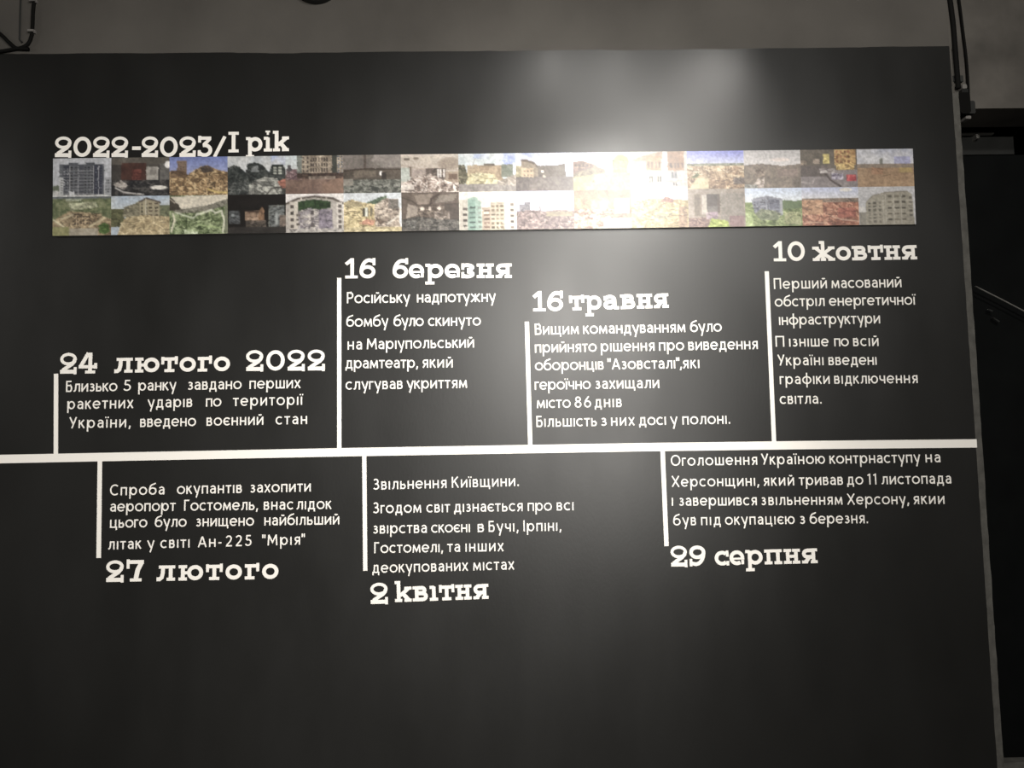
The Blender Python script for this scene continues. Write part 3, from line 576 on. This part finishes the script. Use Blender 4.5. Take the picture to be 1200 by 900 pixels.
def night_street():
    p = Pic(14, (112, 101, 90)); p.rub((0, 0, 44, 20), [(106, 96, 84), (116, 104, 92), (96, 88, 78)], 6); p.rub((28, 6, 36, 18), [(212, 192, 112), (190, 168, 92)], 3); p.rub((16, 12, 24, 18), [(150, 132, 116), (170, 150, 132)]); p.rub((0, 14, 8, 26), [(150, 132, 112), (128, 112, 98)]); p.rub((42, 0, 68, 20), [(196, 152, 92), (170, 124, 74), (214, 176, 110)], 3); p.win(43, 1, 62, 18, 4, 3, (150, 96, 64)); p.rub((44, 19, 66, 28), [(196, 160, 90), (216, 184, 116), (150, 112, 72)], 3)
    p.rub((0, 26, 70, 48), [(134, 124, 124), (124, 114, 114), (144, 134, 132)], 5); p.rub((0, 20, 34, 34), [(112, 100, 96), (96, 86, 82)], 4); p.line([(30, 30), (36, 38), (48, 46)], (84, 72, 70), 2.2); p.rub((24, 24, 42, 30), [(200, 192, 190), (140, 126, 122)]); p.rub((38, 30, 52, 38), [(196, 188, 198), (150, 140, 160), (110, 100, 120)]); p.rub((56, 32, 68, 40), [(206, 72, 76), (176, 60, 70), (226, 110, 104)]); p.line([(0, 40), (14, 42), (16, 36)], (176, 164, 160), 1); return p
def bare_field():
    p = Pic(15, (166, 166, 178)); p.grad(0, 22, (160, 162, 178), (182, 180, 186)); p.cloud(20, (198, 196, 198), 12); p.rub((46, 10, 66, 19), [(148, 148, 186), (158, 158, 190)], 6); p.rub((28, 12, 32, 20), [(110, 112, 104), (128, 128, 118)]); p.rub((0, 21, 70, 48), [(164, 130, 96), (150, 118, 88), (178, 144, 108)], 5); p.rub((0, 19, 70, 24), [(128, 114, 100), (148, 128, 108)], 4); p.rub((18, 24, 32, 32), [(146, 104, 76), (166, 124, 92)]); p.rub((52, 24, 68, 30), [(180, 152, 92), (166, 138, 86)], 4); p.line([(30, 34), (40, 32)], (116, 90, 66), 1); return p
def aerial_school():
    p = Pic(16, (98, 106, 72)); p.rub((0, 0, 70, 24), [(86, 96, 62), (108, 114, 78), (72, 82, 54), (124, 128, 92)], 3.4); p.rub((0, 0, 70, 3), [(98, 104, 108), (84, 88, 88)], 4); p.rub((16, 3, 34, 6), [(150, 156, 132), (130, 136, 112)]); p.rub([(19, 8), (52, 7), (54, 14), (22, 17)], [(158, 160, 126), (176, 176, 142), (134, 136, 104)], 3)
    p.rub([(0, 30), (20, 18), (44, 20), (70, 28), (70, 48), (0, 48)], [(150, 128, 94), (120, 100, 72), (168, 148, 112), (132, 112, 84)], 2.6); p.rub((24, 21, 58, 36), [(154, 132, 96), (110, 90, 66), (176, 154, 118), (80, 66, 52)], 2.2); p.win(25, 23, 46, 35, 6, 3, (82, 66, 54)); p.line([(1, 28), (14, 37)], (202, 190, 152), 2); p.line([(10, 27), (24, 22)], (176, 162, 128), 2); p.line([(44, 36), (62, 26)], (184, 168, 130), 2.4)
    p.rub((0, 37, 20, 48), [(128, 126, 76), (142, 138, 92)], 4); p.rub((20, 39, 54, 48), [(156, 146, 128), (142, 132, 112)], 5); p.ell(61, 39, 7, 6.5, (70, 94, 44)); p.rub([(54, 36), (62, 32), (68, 38), (64, 46), (56, 45)], [(60, 84, 38), (84, 110, 54), (50, 70, 32)]); return p
def cracked_flats():
    p = Pic(17, (156, 168, 180)); p.grad(0, 20, (146, 162, 180), (178, 184, 186)); p.cloud(18, (182, 186, 188), 14, .6); p.rub((0, 16, 16, 38), [(80, 82, 54), (100, 98, 66), (66, 68, 46)], 3); p.rub((58, 12, 70, 26), [(94, 100, 74), (112, 114, 84)]); p.rub([(14, 26), (16, 14), (28, 10), (34, 6), (34, 26)], [(132, 126, 100), (110, 104, 84), (150, 142, 114)], 3)
    p.rub([(34, 8), (42, 3), (58, 8), (58, 28), (34, 28)], [(156, 146, 116), (136, 126, 100)], 4); p.win(35, 9, 44, 26, 2, 4, (66, 60, 50)); p.win(44, 8, 57, 26, 2, 4, (84, 72, 58), .6, .5); p.line([(34, 7), (42, 3), (58, 8)], (76, 66, 60), 2); p.line([(41, 4), (41, 28)], (188, 180, 156), 1.2); p.rub([(12, 34), (18, 26), (40, 24), (70, 26), (70, 48), (8, 48)], [(176, 156, 114), (150, 130, 94), (194, 176, 136), (164, 144, 104)], 2.6); return p
def torn_roof():
    p = Pic(18, (112, 136, 78)); p.rub((0, 0, 70, 48), [(86, 102, 62), (112, 128, 84), (66, 80, 48), (150, 162, 118), (126, 140, 96)], 2.8); p.poly([(2, 2), (70, 0), (70, 6), (46, 14), (16, 19)], (198, 188, 168)); p.rub([(0, 3), (3, 3), (16, 19), (0, 19)], [(60, 54, 46), (74, 66, 56)], 4); p.line([(0, 4), (6, 9)], (170, 160, 140), 1.4); p.rub([(4, 19), (16, 17), (46, 13), (70, 5), (70, 13), (48, 19), (26, 22), (8, 22)], [(116, 112, 98), (96, 92, 80), (134, 130, 114)], 3)
    p.line([(8, 21), (28, 28), (34, 22)], (186, 190, 166), 1.6); p.line([(32, 24), (50, 18), (54, 22), (62, 19)], (200, 200, 176), 2); p.line([(62, 20), (65, 32), (63, 46)], (206, 204, 180), 2); p.line([(4, 22), (6, 30), (2, 44)], (198, 192, 166), 2); p.line([(34, 36), (60, 40)], (156, 176, 116), 1.6); p.rub((18, 42, 34, 48), [(186, 194, 164), (140, 156, 108)]); p.rect(66, 12, 70, 48, (112, 116, 92)); return p
def blackened_arcade():
    p = Pic(19, (26, 23, 21)); p.rub((0, 0, 70, 16), [(24, 21, 20), (30, 26, 24)], 6); p.rub((2, 20, 15, 36), [(62, 64, 66), (86, 90, 92), (44, 44, 46)]); p.ell(6, 25, 2, 2, (130, 136, 136), 1); p.rub((21, 20, 38, 32), [(146, 118, 94), (120, 92, 72), (164, 136, 110)], 3); p.line([(20, 20), (36, 21)], (48, 36, 30), 1.6); p.rub([(37, 32), (38, 20), (42, 16), (44, 20), (44, 32)], [(130, 96, 68), (104, 76, 56)]); p.rub((22, 32, 46, 44), [(70, 62, 54), (96, 84, 74), (48, 42, 38)])
    p.rub((49, 14, 68, 46), [(84, 88, 88), (62, 64, 64), (108, 112, 110), (46, 46, 46)], 3); p.line([(49, 46), (49, 20), (54, 14), (66, 14)], (116, 118, 110), 1); p.ell(58, 30, 2, 8, (140, 144, 142), 1); p.rub((62, 26, 70, 44), [(120, 104, 92), (88, 74, 68)]); p.rub((0, 40, 70, 48), [(38, 35, 33), (54, 50, 47)], 4); return p
def arched_theatre():
    p = Pic(20, (212, 206, 202)); p.poly([(0, 12), (14, 6), (34, 3), (56, 6), (68, 12), (70, 48), (0, 48)], (172, 163, 154)); p.rub([(15, 10), (34, 7), (54, 10), (54, 20), (15, 22)], [(44, 66, 38), (56, 78, 46), (34, 52, 30)], 3); p.line([(0, 12), (14, 6), (34, 3.4), (56, 6), (68, 12)], (86, 76, 68), 2.6); p.win(16, 5, 52, 8, 6, 1, (160, 150, 140), .5, .9)
    p.rub([(14, 22), (28, 18), (40, 20), (54, 18), (58, 48), (12, 48)], [(160, 150, 144), (130, 122, 124), (182, 174, 164), (112, 104, 112), (146, 140, 146)], 2.2); p.rub((40, 20, 56, 46), [(126, 116, 132), (150, 140, 148), (102, 94, 104)], 2.4); p.rect(5, 10, 15, 46, (190, 180, 166)); p.win(6, 12, 11, 44, 1, 4, (70, 62, 58), .8, .6); p.win(12, 24, 18, 40, 1, 3, (96, 86, 80)); p.rect(61, 11, 68, 46, (198, 190, 180)); p.win(62, 13, 68, 44, 1, 5, (84, 76, 72), .6, .6); p.win(30, 20, 34, 42, 1, 3, (92, 84, 84), .8, .6); p.rub((0, 43, 70, 48), [(182, 176, 168), (156, 150, 144), (126, 120, 116)], 3); return p
def yellow_ruin():
    p = Pic(21, (194, 199, 204)); p.rub([(28, 12), (36, 9), (42, 6), (52, 4), (54, 16), (30, 18)], [(86, 106, 82), (104, 122, 96), (70, 88, 68)]); p.rub([(0, 12), (10, 8), (24, 12), (38, 14), (40, 48), (0, 48)], [(196, 176, 126), (170, 150, 104), (212, 194, 148), (140, 122, 86)], 2.8); p.rub((2, 11, 22, 17), [(140, 128, 96), (168, 152, 114)]); p.win(22, 18, 36, 30, 3, 1, (104, 96, 78), .5, .8); p.rect(26, 18, 29, 29, (206, 206, 192))
    p.rub([(37, 16), (48, 8), (66, 8), (68, 48), (38, 48)], [(166, 150, 134), (136, 120, 106), (190, 174, 156), (108, 94, 84)], 2.4); p.rub((54, 9, 66, 20), [(92, 86, 80), (120, 112, 104)]); p.rub([(18, 38), (28, 32), (38, 34), (36, 40)], [(196, 140, 112), (176, 120, 96)]); p.rub([(38, 30), (50, 36), (44, 40)], [(112, 92, 78), (90, 76, 66)]); p.line([(52, 38), (66, 28), (68, 20)], (200, 190, 176), 2); p.rub((0, 42, 70, 48), [(184, 166, 122), (160, 144, 106), (198, 184, 144)], 3); return p
def wrecked_lobby():
    p = Pic(22, (98, 84, 74)); p.rub((0, 0, 70, 20), [(96, 82, 72), (106, 92, 80), (86, 74, 64)], 6); p.rub([(20, 16), (16, 4), (38, 2), (36, 14)], [(136, 120, 106), (124, 110, 98)], 6); p.rub([(40, 14), (46, 4), (68, 3), (62, 12)], [(132, 120, 108), (120, 108, 98)], 6); p.line([(33, 22), (36, 8), (46, 2)], (70, 56, 48), 2.4); p.line([(0, 6), (12, 10), (20, 16), (50, 16)], (72, 60, 52), 1.4)
    p.rub([(6, 32), (8, 14), (20, 18), (20, 28)], [(156, 142, 128), (140, 126, 114)], 5); p.rub((21, 17, 52, 34), [(92, 78, 68), (120, 106, 94), (70, 58, 50)], 3); p.ell(25, 20, 2.6, 2.2, (214, 200, 182), 1); p.ell(34, 20, 1.6, 2.6, (196, 180, 164), 1); p.ell(45, 20, 2.4, 2.2, (214, 200, 186), 1); p.rub((52, 14, 70, 34), [(86, 74, 66), (72, 62, 56)], 4); p.rub((40, 24, 58, 34), [(156, 142, 130), (110, 96, 86), (84, 72, 64)]); p.rub([(0, 34), (20, 30), (50, 34), (70, 34), (70, 48), (0, 48)], [(76, 73, 69), (94, 90, 84), (60, 57, 54), (112, 106, 98)], 2.6); p.rub((6, 35, 18, 44), [(130, 128, 122), (60, 57, 54)]); return p
def green_block():
    p = Pic(23, (220, 213, 200)); p.rub((1, 10, 12, 48), [(190, 182, 168), (180, 172, 158)], 5); p.win(3, 18, 12, 46, 1, 4, (92, 84, 76), .6, .55); p.poly([(11, 10), (14, 7), (22, 7), (27, 14), (28, 48), (11, 48)], (150, 176, 162)); p.rect(11, 10, 20, 48, (124, 156, 142)); p.win(12, 17, 21, 47, 1, 5, (84, 104, 98), .7, .45); p.win(22, 18, 28, 46, 1, 5, (120, 130, 122), .6, .5)
    p.rect(28, 20, 38, 48, (178, 158, 138)); p.rect(30, 24, 36, 28, (212, 196, 178)); p.win(29, 22, 38, 46, 1, 5, (120, 96, 80), .7, .4); p.rect(38, 13, 56, 48, (194, 180, 156)); p.win(38, 16, 55, 47, 3, 6, (118, 104, 86), .6, .5); p.poly([(55, 10), (58, 6), (68, 6), (68, 48), (55, 48)], (206, 196, 182)); p.win(60, 13, 68, 48, 1, 5, (104, 94, 86), .6, .4); p.rect(38, 14, 54, 16, (170, 156, 138)); return p
def rubble_skyline():
    p = Pic(24, (186, 190, 226)); p.grad(0, 24, (172, 176, 224), (210, 208, 220)); p.cloud(22, (214, 214, 228), 15); p.rub((4, 17, 10, 26), [(118, 114, 122), (132, 128, 134)]); p.rub((10, 14, 17, 26), [(112, 108, 116), (130, 126, 132)]); p.rect(28, 16, 29, 26, (120, 116, 122)); p.rect(27, 20, 30, 26, (132, 126, 130)); p.rub([(0, 25), (20, 24), (34, 25), (54, 24), (70, 25), (70, 48), (0, 48)], [(124, 104, 104), (146, 124, 120), (108, 92, 92), (166, 144, 136)], 2.6); p.rub((36, 26, 68, 32), [(150, 138, 112), (134, 122, 104)], 4); return p
def arcaded_room():
    p = Pic(25, (156, 134, 108)); p.rub((0, 0, 70, 14), [(134, 110, 88), (146, 122, 98), (156, 130, 106)], 6); p.rub((0, 10, 70, 34), [(160, 134, 104), (136, 110, 86), (180, 154, 122)], 4); p.rect(50, 11, 67, 29, (232, 230, 226)); p.ell(36, 18, 5, 6, (212, 186, 138), 1); p.ell(24, 18, 4, 5, (190, 162, 122), 1); p.ell(6, 16, 3, 6, (184, 158, 118), 1); p.rub((48, 29, 68, 36), [(146, 120, 100), (164, 138, 116)]); p.rub((0, 24, 48, 48), [(166, 126, 108), (196, 160, 136), (136, 100, 86), (216, 188, 164)], 2.4); p.rub((36, 35, 70, 48), [(206, 196, 188), (186, 174, 166)], 4); return p
def crushed_house():
    p = Pic(26, (198, 198, 200)); p.rub([(0, 16), (20, 12), (40, 12), (70, 14), (70, 48), (0, 48)], [(190, 170, 122), (170, 150, 106), (206, 186, 140), (150, 132, 94)], 3); p.rub([(36, 16), (42, 9), (52, 13), (52, 17)], [(140, 90, 78), (160, 110, 94)]); p.line([(16, 14), (26, 9), (34, 12)], (130, 126, 116), 1.2); p.rub((28, 32, 42, 36), [(116, 112, 96), (140, 132, 108)]); p.line([(44, 34), (48, 30)], (106, 98, 84), 1.4); p.rub((58, 22, 68, 48), [(176, 146, 116), (150, 118, 94)]); return p
def open_doorway():
    p = Pic(27, (160, 146, 132)); p.rub((0, 0, 70, 48), [(160, 146, 132), (152, 138, 126), (168, 153, 138)], 8); p.rect(8, 7, 15, 34, (126, 111, 97)); p.rect(15, 8, 17, 34, (150, 134, 120)); p.rect(17, 8, 23, 32, (192, 180, 166)); p.rect(23, 7, 38, 26, (98, 89, 85)); p.rect(24, 22, 38, 30, (128, 118, 116)); p.rect(36, 7, 39, 30, (110, 96, 88)); p.rub((40, 6, 68, 40), [(154, 143, 132), (146, 136, 126), (160, 150, 140)], 5)
    p.rub((0, 36, 26, 48), [(136, 104, 96), (160, 128, 118), (120, 96, 96)]); p.rub((22, 29, 36, 38), [(196, 176, 170), (160, 134, 150)]); p.rub([(24, 48), (28, 37), (48, 40), (50, 48)], [(166, 184, 76), (188, 202, 110), (150, 166, 70)]); p.rub((50, 34, 68, 48), [(146, 114, 116), (160, 130, 128)], 4); return p
def grey_panel_block():
    p = Pic(28, (196, 204, 216)); p.grad(0, 18, (186, 200, 226), (210, 214, 216)); p.rub((0, 18, 70, 48), [(112, 132, 72), (132, 150, 88), (96, 116, 62), (154, 166, 110)], 3); p.rub((46, 16, 70, 26), [(94, 116, 74), (108, 128, 84)], 4); p.poly([(8, 14), (20, 11), (28, 10), (46, 14), (46, 34), (30, 38), (12, 32)], (138, 140, 152)); p.rub([(12, 16), (28, 12), (44, 16), (44, 30), (28, 32), (12, 28)], [(134, 136, 150), (118, 120, 136), (150, 152, 162)], 3); p.rub((30, 15, 42, 26), [(92, 94, 112), (106, 108, 124)], 3); p.win(10, 16, 26, 30, 4, 4, (98, 100, 114)); p.rect(28, 12, 29, 30, (100, 102, 116)); p.rect(43, 15, 46, 32, (160, 162, 168))
    p.rub([(12, 32), (20, 26), (34, 28), (44, 32), (40, 40), (20, 40)], [(126, 134, 104), (108, 120, 88), (146, 150, 122)]); p.rub((48, 30, 68, 46), [(150, 156, 104), (170, 170, 124), (124, 136, 82)]); p.rub((0, 30, 10, 48), [(140, 162, 92), (176, 190, 132)]); return p
def brick_heap():
    p = Pic(29, (184, 186, 206)); p.grad(0, 16, (176, 184, 216), (206, 202, 202)); p.ell(54, 3, 8, 2.4, (226, 220, 212), 1); p.rub((0, 14, 70, 22), [(132, 112, 96), (148, 126, 106), (112, 98, 86)], 3); p.rub((0, 19, 70, 48), [(172, 104, 78), (150, 86, 66), (192, 130, 98), (206, 152, 120), (132, 80, 64)], 2.2); p.rub((0, 16, 26, 34), [(186, 136, 98), (166, 116, 84), (198, 152, 116)], 3); p.rub((44, 26, 66, 38), [(160, 84, 70), (180, 104, 84)]); p.line([(36, 36), (48, 40), (68, 42)], (206, 166, 140), 1.4); p.line([(0, 42), (30, 44)], (206, 164, 134), 1.2); return p
def curved_flats():
    p = Pic(30, (180, 178, 180)); p.poly([(9, 20), (18, 11), (34, 7), (60, 6), (66, 10), (68, 48), (9, 48)], (150, 143, 126)); p.win(10, 18, 30, 46, 3, 6, (104, 98, 86), .5, .5); p.win(34, 9, 60, 44, 3, 5, (98, 91, 78), .62, .55); p.win(60, 12, 68, 44, 1, 6, (112, 105, 94), .5, .5)
    for x in (30, 33, 43, 52): p.line([(x, 9), (x, 46)], (172, 165, 150), 1)
    for y in (17, 25, 32, 39): p.line([(12, y + 2), (30, y), (66, y)], (166, 158, 142), .8)
    p.line([(9, 20), (18, 11), (34, 7), (60, 6)], (128, 120, 106), 1.2); p.rect(1, 25, 8, 32, (202, 198, 192)); p.rect(1, 32, 9, 48, (132, 126, 114)); return p
PICS = [[(tower_block, 'photo of a burnt dark tower block under a pale sky'), (burnt_room, 'photo of a burnt-out room with a red-brown wall'), (collapsed_block, 'photo of a brown rubble mound under deep blue sky'), (gutted_houses, 'photo of dark gutted houses with grey rubble'), (street_ruin, 'photo of a brown street before a battered beige facade'),
  (dim_hall, 'photo of a dim hall with debris'), (fallen_ceiling, 'photo of a bright room filled with fallen planks'), (broken_facade, 'photo of a broken beige facade under cloudy blue sky'), (arched_station, 'photo of an arched hall beside a grey wall'), (scorched_yard, 'photo of a yellow yard with a red house'),
  (balcony_house, 'photo of a pale house with orange balconies'), (town_view, 'photo of a town under violet blue sky'), (grey_ruins, 'photo of flat grey-brown ruins under pale sky'), (night_street, 'photo of a street with yellow lit houses and red cars'), (bare_field, 'photo of a bare brown field with a small tower')],
 [(aerial_school, 'photo of a ruined building among green trees from above'), (cracked_flats, 'photo of a cracked block of flats behind tan rubble'), (torn_roof, 'photo of green trees under a torn pale roof'), (blackened_arcade, 'photo of a blackened arcade'), (arched_theatre, 'photo of a ruin with an arched gable'),
  (yellow_ruin, 'photo of a yellowish collapsed house'), (wrecked_lobby, 'photo of a dark wrecked lobby'), (green_block, 'photo of a mint green block of flats'), (rubble_skyline, 'photo of a mauve rubble field with a skyline'), (arcaded_room, 'photo of a brown room with a white window'),
  (crushed_house, 'photo of a crushed yellow house'), (open_doorway, 'photo of a beige room with an open doorway'), (grey_panel_block, 'photo of a grey panel block among green trees'), (brick_heap, 'photo of a heap of red bricks'), (curved_flats, 'photo of a curved grey block of flats')]]
pm = bpy.data.materials.new('glossy photo print'); pm.use_nodes = True
_n = pm.node_tree.nodes; _a = _n.new('ShaderNodeVertexColor'); _a.layer_name = 'print'; _p = _n['Principled BSDF']
pm.node_tree.links.new(_a.outputs[0], _p.inputs['Base Color']); _p.inputs['Roughness'].default_value = .335; _p.inputs['Specular IOR Level'].default_value = .5
TH = .010
q = [np.array([*xz(*c, -TH)]) for c in ((62.2, 185.8), (1069.6, 174.2), (1073.4, 262.8), (61.6, 276.4))]   # tl tr br bl
def bil(u, v): return (q[0] * (1 - u) + q[1] * u) * (1 - v) + (q[3] * (1 - u) + q[2] * u) * v
banner = empty('photo_banner', (q[3][0], 0, q[3][1]), 'long narrow banner of thirty war photographs in two rows on the black wall', 'banner')
mb = MB(); mb.prism([tuple(q[3]), tuple(q[2]), tuple(q[1]), tuple(q[0])], -TH, -.0002); mb.build('backing_board', BOARD, banner)
def lin(c): c = c / 255.0; return np.where(c <= .04045, c / 12.92, ((c + .055) / 1.055) ** 2.4)
PRINT_GAIN = [1.08, 1.08, 1.05, 1.05, 1, 1, .9, .78, .8, .72, .75, .82, .92, .95, 1]   # per-column print gain, set to offset the glare across the strip
for r in range(2):
    for c in range(15):
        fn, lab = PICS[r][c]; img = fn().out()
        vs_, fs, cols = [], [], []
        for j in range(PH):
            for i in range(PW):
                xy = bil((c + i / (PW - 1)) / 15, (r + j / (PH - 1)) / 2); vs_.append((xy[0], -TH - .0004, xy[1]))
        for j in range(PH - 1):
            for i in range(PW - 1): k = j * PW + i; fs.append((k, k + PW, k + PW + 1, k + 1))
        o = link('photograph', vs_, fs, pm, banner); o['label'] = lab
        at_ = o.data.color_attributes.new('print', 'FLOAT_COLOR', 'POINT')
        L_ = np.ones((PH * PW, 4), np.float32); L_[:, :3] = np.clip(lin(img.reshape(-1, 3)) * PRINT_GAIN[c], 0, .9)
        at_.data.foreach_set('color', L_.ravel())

# ------------------------------------------------------------------ cables, clips and fittings
def P3(px, py, Y): p = at(px, py, Y); return (p.x, p.y, p.z)
Yc = -.008
r = empty('hanging_cable', P3(30, 57, 0), 'black cable curving down the grey wall at the top left corner', 'cable')
mb = MB(); mb.tube(smoothpts([P3(44, -150, Yc), P3(42, -30, Yc), P3(40, 0, Yc), P3(38.8, 14, Yc), P3(38.2, 30, Yc), P3(37, 42, Yc), P3(33, 51, Yc), P3(26, 55.5, Yc), P3(14, 58, Yc), P3(-6, 61, Yc), P3(-40, 63, Yc), P3(-160, 60, Yc)], 8), .0065); mb.build('cable_sheath', RUBBER, r, True)
for py, px in ((2.5, 40), (38, 38.2)):
    x, y, z = P3(px, py, 0); mb = MB(); mb.box(x - .010, x + .012, -.017, 0, z - .004, z + .004); mb.box(x + .009, x + .014, -.010, 0, z - .007, z + .005); mb.build('cable_clip', CLIP, r)
mb = MB(); mb.tube(smoothpts([P3(-120, -62, Yc), P3(-30, 16, Yc), P3(0, 39.5, Yc), P3(9, 48, Yc), P3(17, 55, Yc), P3(24, 57, Yc), P3(34, 57.5, Yc)], 8), .0066); mb.build('cable_branch', RUBBER, r, True)
mb = MB(); mb.tube([P3(27, -150, -.003), P3(25, -20, -.003), P3(24, 8, -.003), P3(23.4, 30, -.003), P3(23, 46, -.003), P3(26, 50, -.003)], .0032)
tag(mb.build('thin_wire', GREYP, None, True), 'thin dark wire running beside the curved black cable', 'wire')

r = empty('round_wall_lamp', P3(371, -22, 0), 'dark round wall fitting cut off by the top edge of the picture', 'lamp')
cx, _, cz = P3(371, -22, 0); R_ = .094
mb = MB(); mb.lathe([(R_, -.0), (R_, -.022), (R_ * .95, -.032), (R_ * .86, -.036), (R_ * .84, -.030)][::-1], (cx, 0, cz)); mb.build('rim', LAMPM, r, True)
mb = MB(); mb.lathe([(.002, -.056), (R_ * .3, -.054), (R_ * .6, -.046), (R_ * .84, -.031)], (cx, 0, cz)); mb.build('dome', LAMPM, r, True)

Yk = -.012
r = empty('power_cable', P3(1123, 103, 0), 'thick black cable running down the corner right of the grey wall', 'cable')
mb = MB(); mb.tube(smoothpts([P3(1096, -140, Yk), P3(1109, -30, Yk), P3(1113.2, 0, Yk), P3(1117, 30, Yk), P3(1119.4, 60, Yk), P3(1121.8, 90, Yk), P3(1123, 104, Yk)], 6), .0098); mb.build('cable_sheath', RUBBER, r, True)
mb = MB(); x, y, z = P3(1121.5, 92.5, 0); mb.box(x - .016, x + .022, -.004, .012, z - .012, z + .012); mb.build('cable_clip', GREYP, r)
Yt = .285
mb = MB(); mb.tube(smoothpts([P3(1107, -140, Yt), P3(1120, -30, Yt), P3(1124, 0, Yt), P3(1129, 40, Yt), P3(1132.6, 70, Yt), P3(1134.6, 100, Yt), P3(1135, 112, Yt)], 6), .0052)
tag(mb.build('thin_cable', RUBBER, None, True), 'thin black cable hanging right of the thick one by the doorway', 'cable')
r = empty('cable_connector', P3(1130, 133, .0), 'black plug connector at the foot of the two cables', 'connector')
Yp = .27
def bx(px0, py0, px1, py1, ya, yb_, nm, m):
    a = at(px0, py1, ya); c = at(px1, py0, ya); mb = MB(); x0, x1, z0, z1 = a.x, c.x, a.z, c.z; k = min(x1 - x0, z1 - z0) * .2
    mb.prism([(x0 + k, z0), (x1 - k, z0), (x1, z0 + k), (x1, z1 - k), (x1 - k, z1), (x0 + k, z1), (x0, z1 - k), (x0, z0 + k)], ya, yb_); return mb.build(nm, m, r)
bx(1125.5, 108, 1136.5, 133, Yp - .03, Yp + .03, 'plug_body', RUBBER)
bx(1128, 98.5, 1133, 104, Yp - .02, Yp + .03, 'cable_gland', CLIP)
bx(1127.5, 103.5, 1134.5, 109, Yp - .02, Yp + .03, 'collar', LAMPM)
bx(1136, 118, 1142.5, 133, Yp - .01, Yp + .03, 'socket', GREYP)
bx(1132, 135.5, 1138, 139, Yp - .01, Yp + .03, 'latch', CLIP)

# door rail with its hanger, and a steel bar standing in for the faint glint
r = empty('door_rail', P3(1145, 158, Yd), 'thin steel sliding rail above the grey board over the dark doorway', 'rail')
Yr = Yd - .03
a = at(1122, 156.5, Yr); c = at(1165, 156.3, Yr); mb = MB(); mb.box(a.x, c.x, Yr, Yr + .02, a.z - .0035, a.z + .0035); mb.build('track', STEEL, r)
a = at(1144.5, 160, Yr); mb = MB(); mb.box(a.x - .004, a.x + .004, Yr - .004, Yr + .03, a.z - .012, a.z + .010); mb.lathe([(.002, -.012), (.008, -.011), (.008, -.003)], (a.x, Yr, a.z - .004), n=20); mb.build('hanger', STEEL, r)
r = empty('glint_bar', P3(1170, 365, .55), 'thin steel bar drawn in for a faint sloping glint in the dark doorway', 'glint_bar')
mb = MB(); mb.tube([P3(1143, 335.5, .56), P3(1150, 339, .56), P3(1172, 350, .56), P3(1196, 362.5, .56), P3(1290, 410, .56)], .0035); mb.build('slanting_bar', STEEL, r, True)
for pts in (((1157, 362.5), (1163, 364.5)), ((1163, 372), (1171, 377))):  # short stubs added below the bar
    mb = MB(); mb.tube([P3(*pts[0], .6), P3(*pts[1], .6)], .004); mb.build('bar_stub', GREYP, r, True)
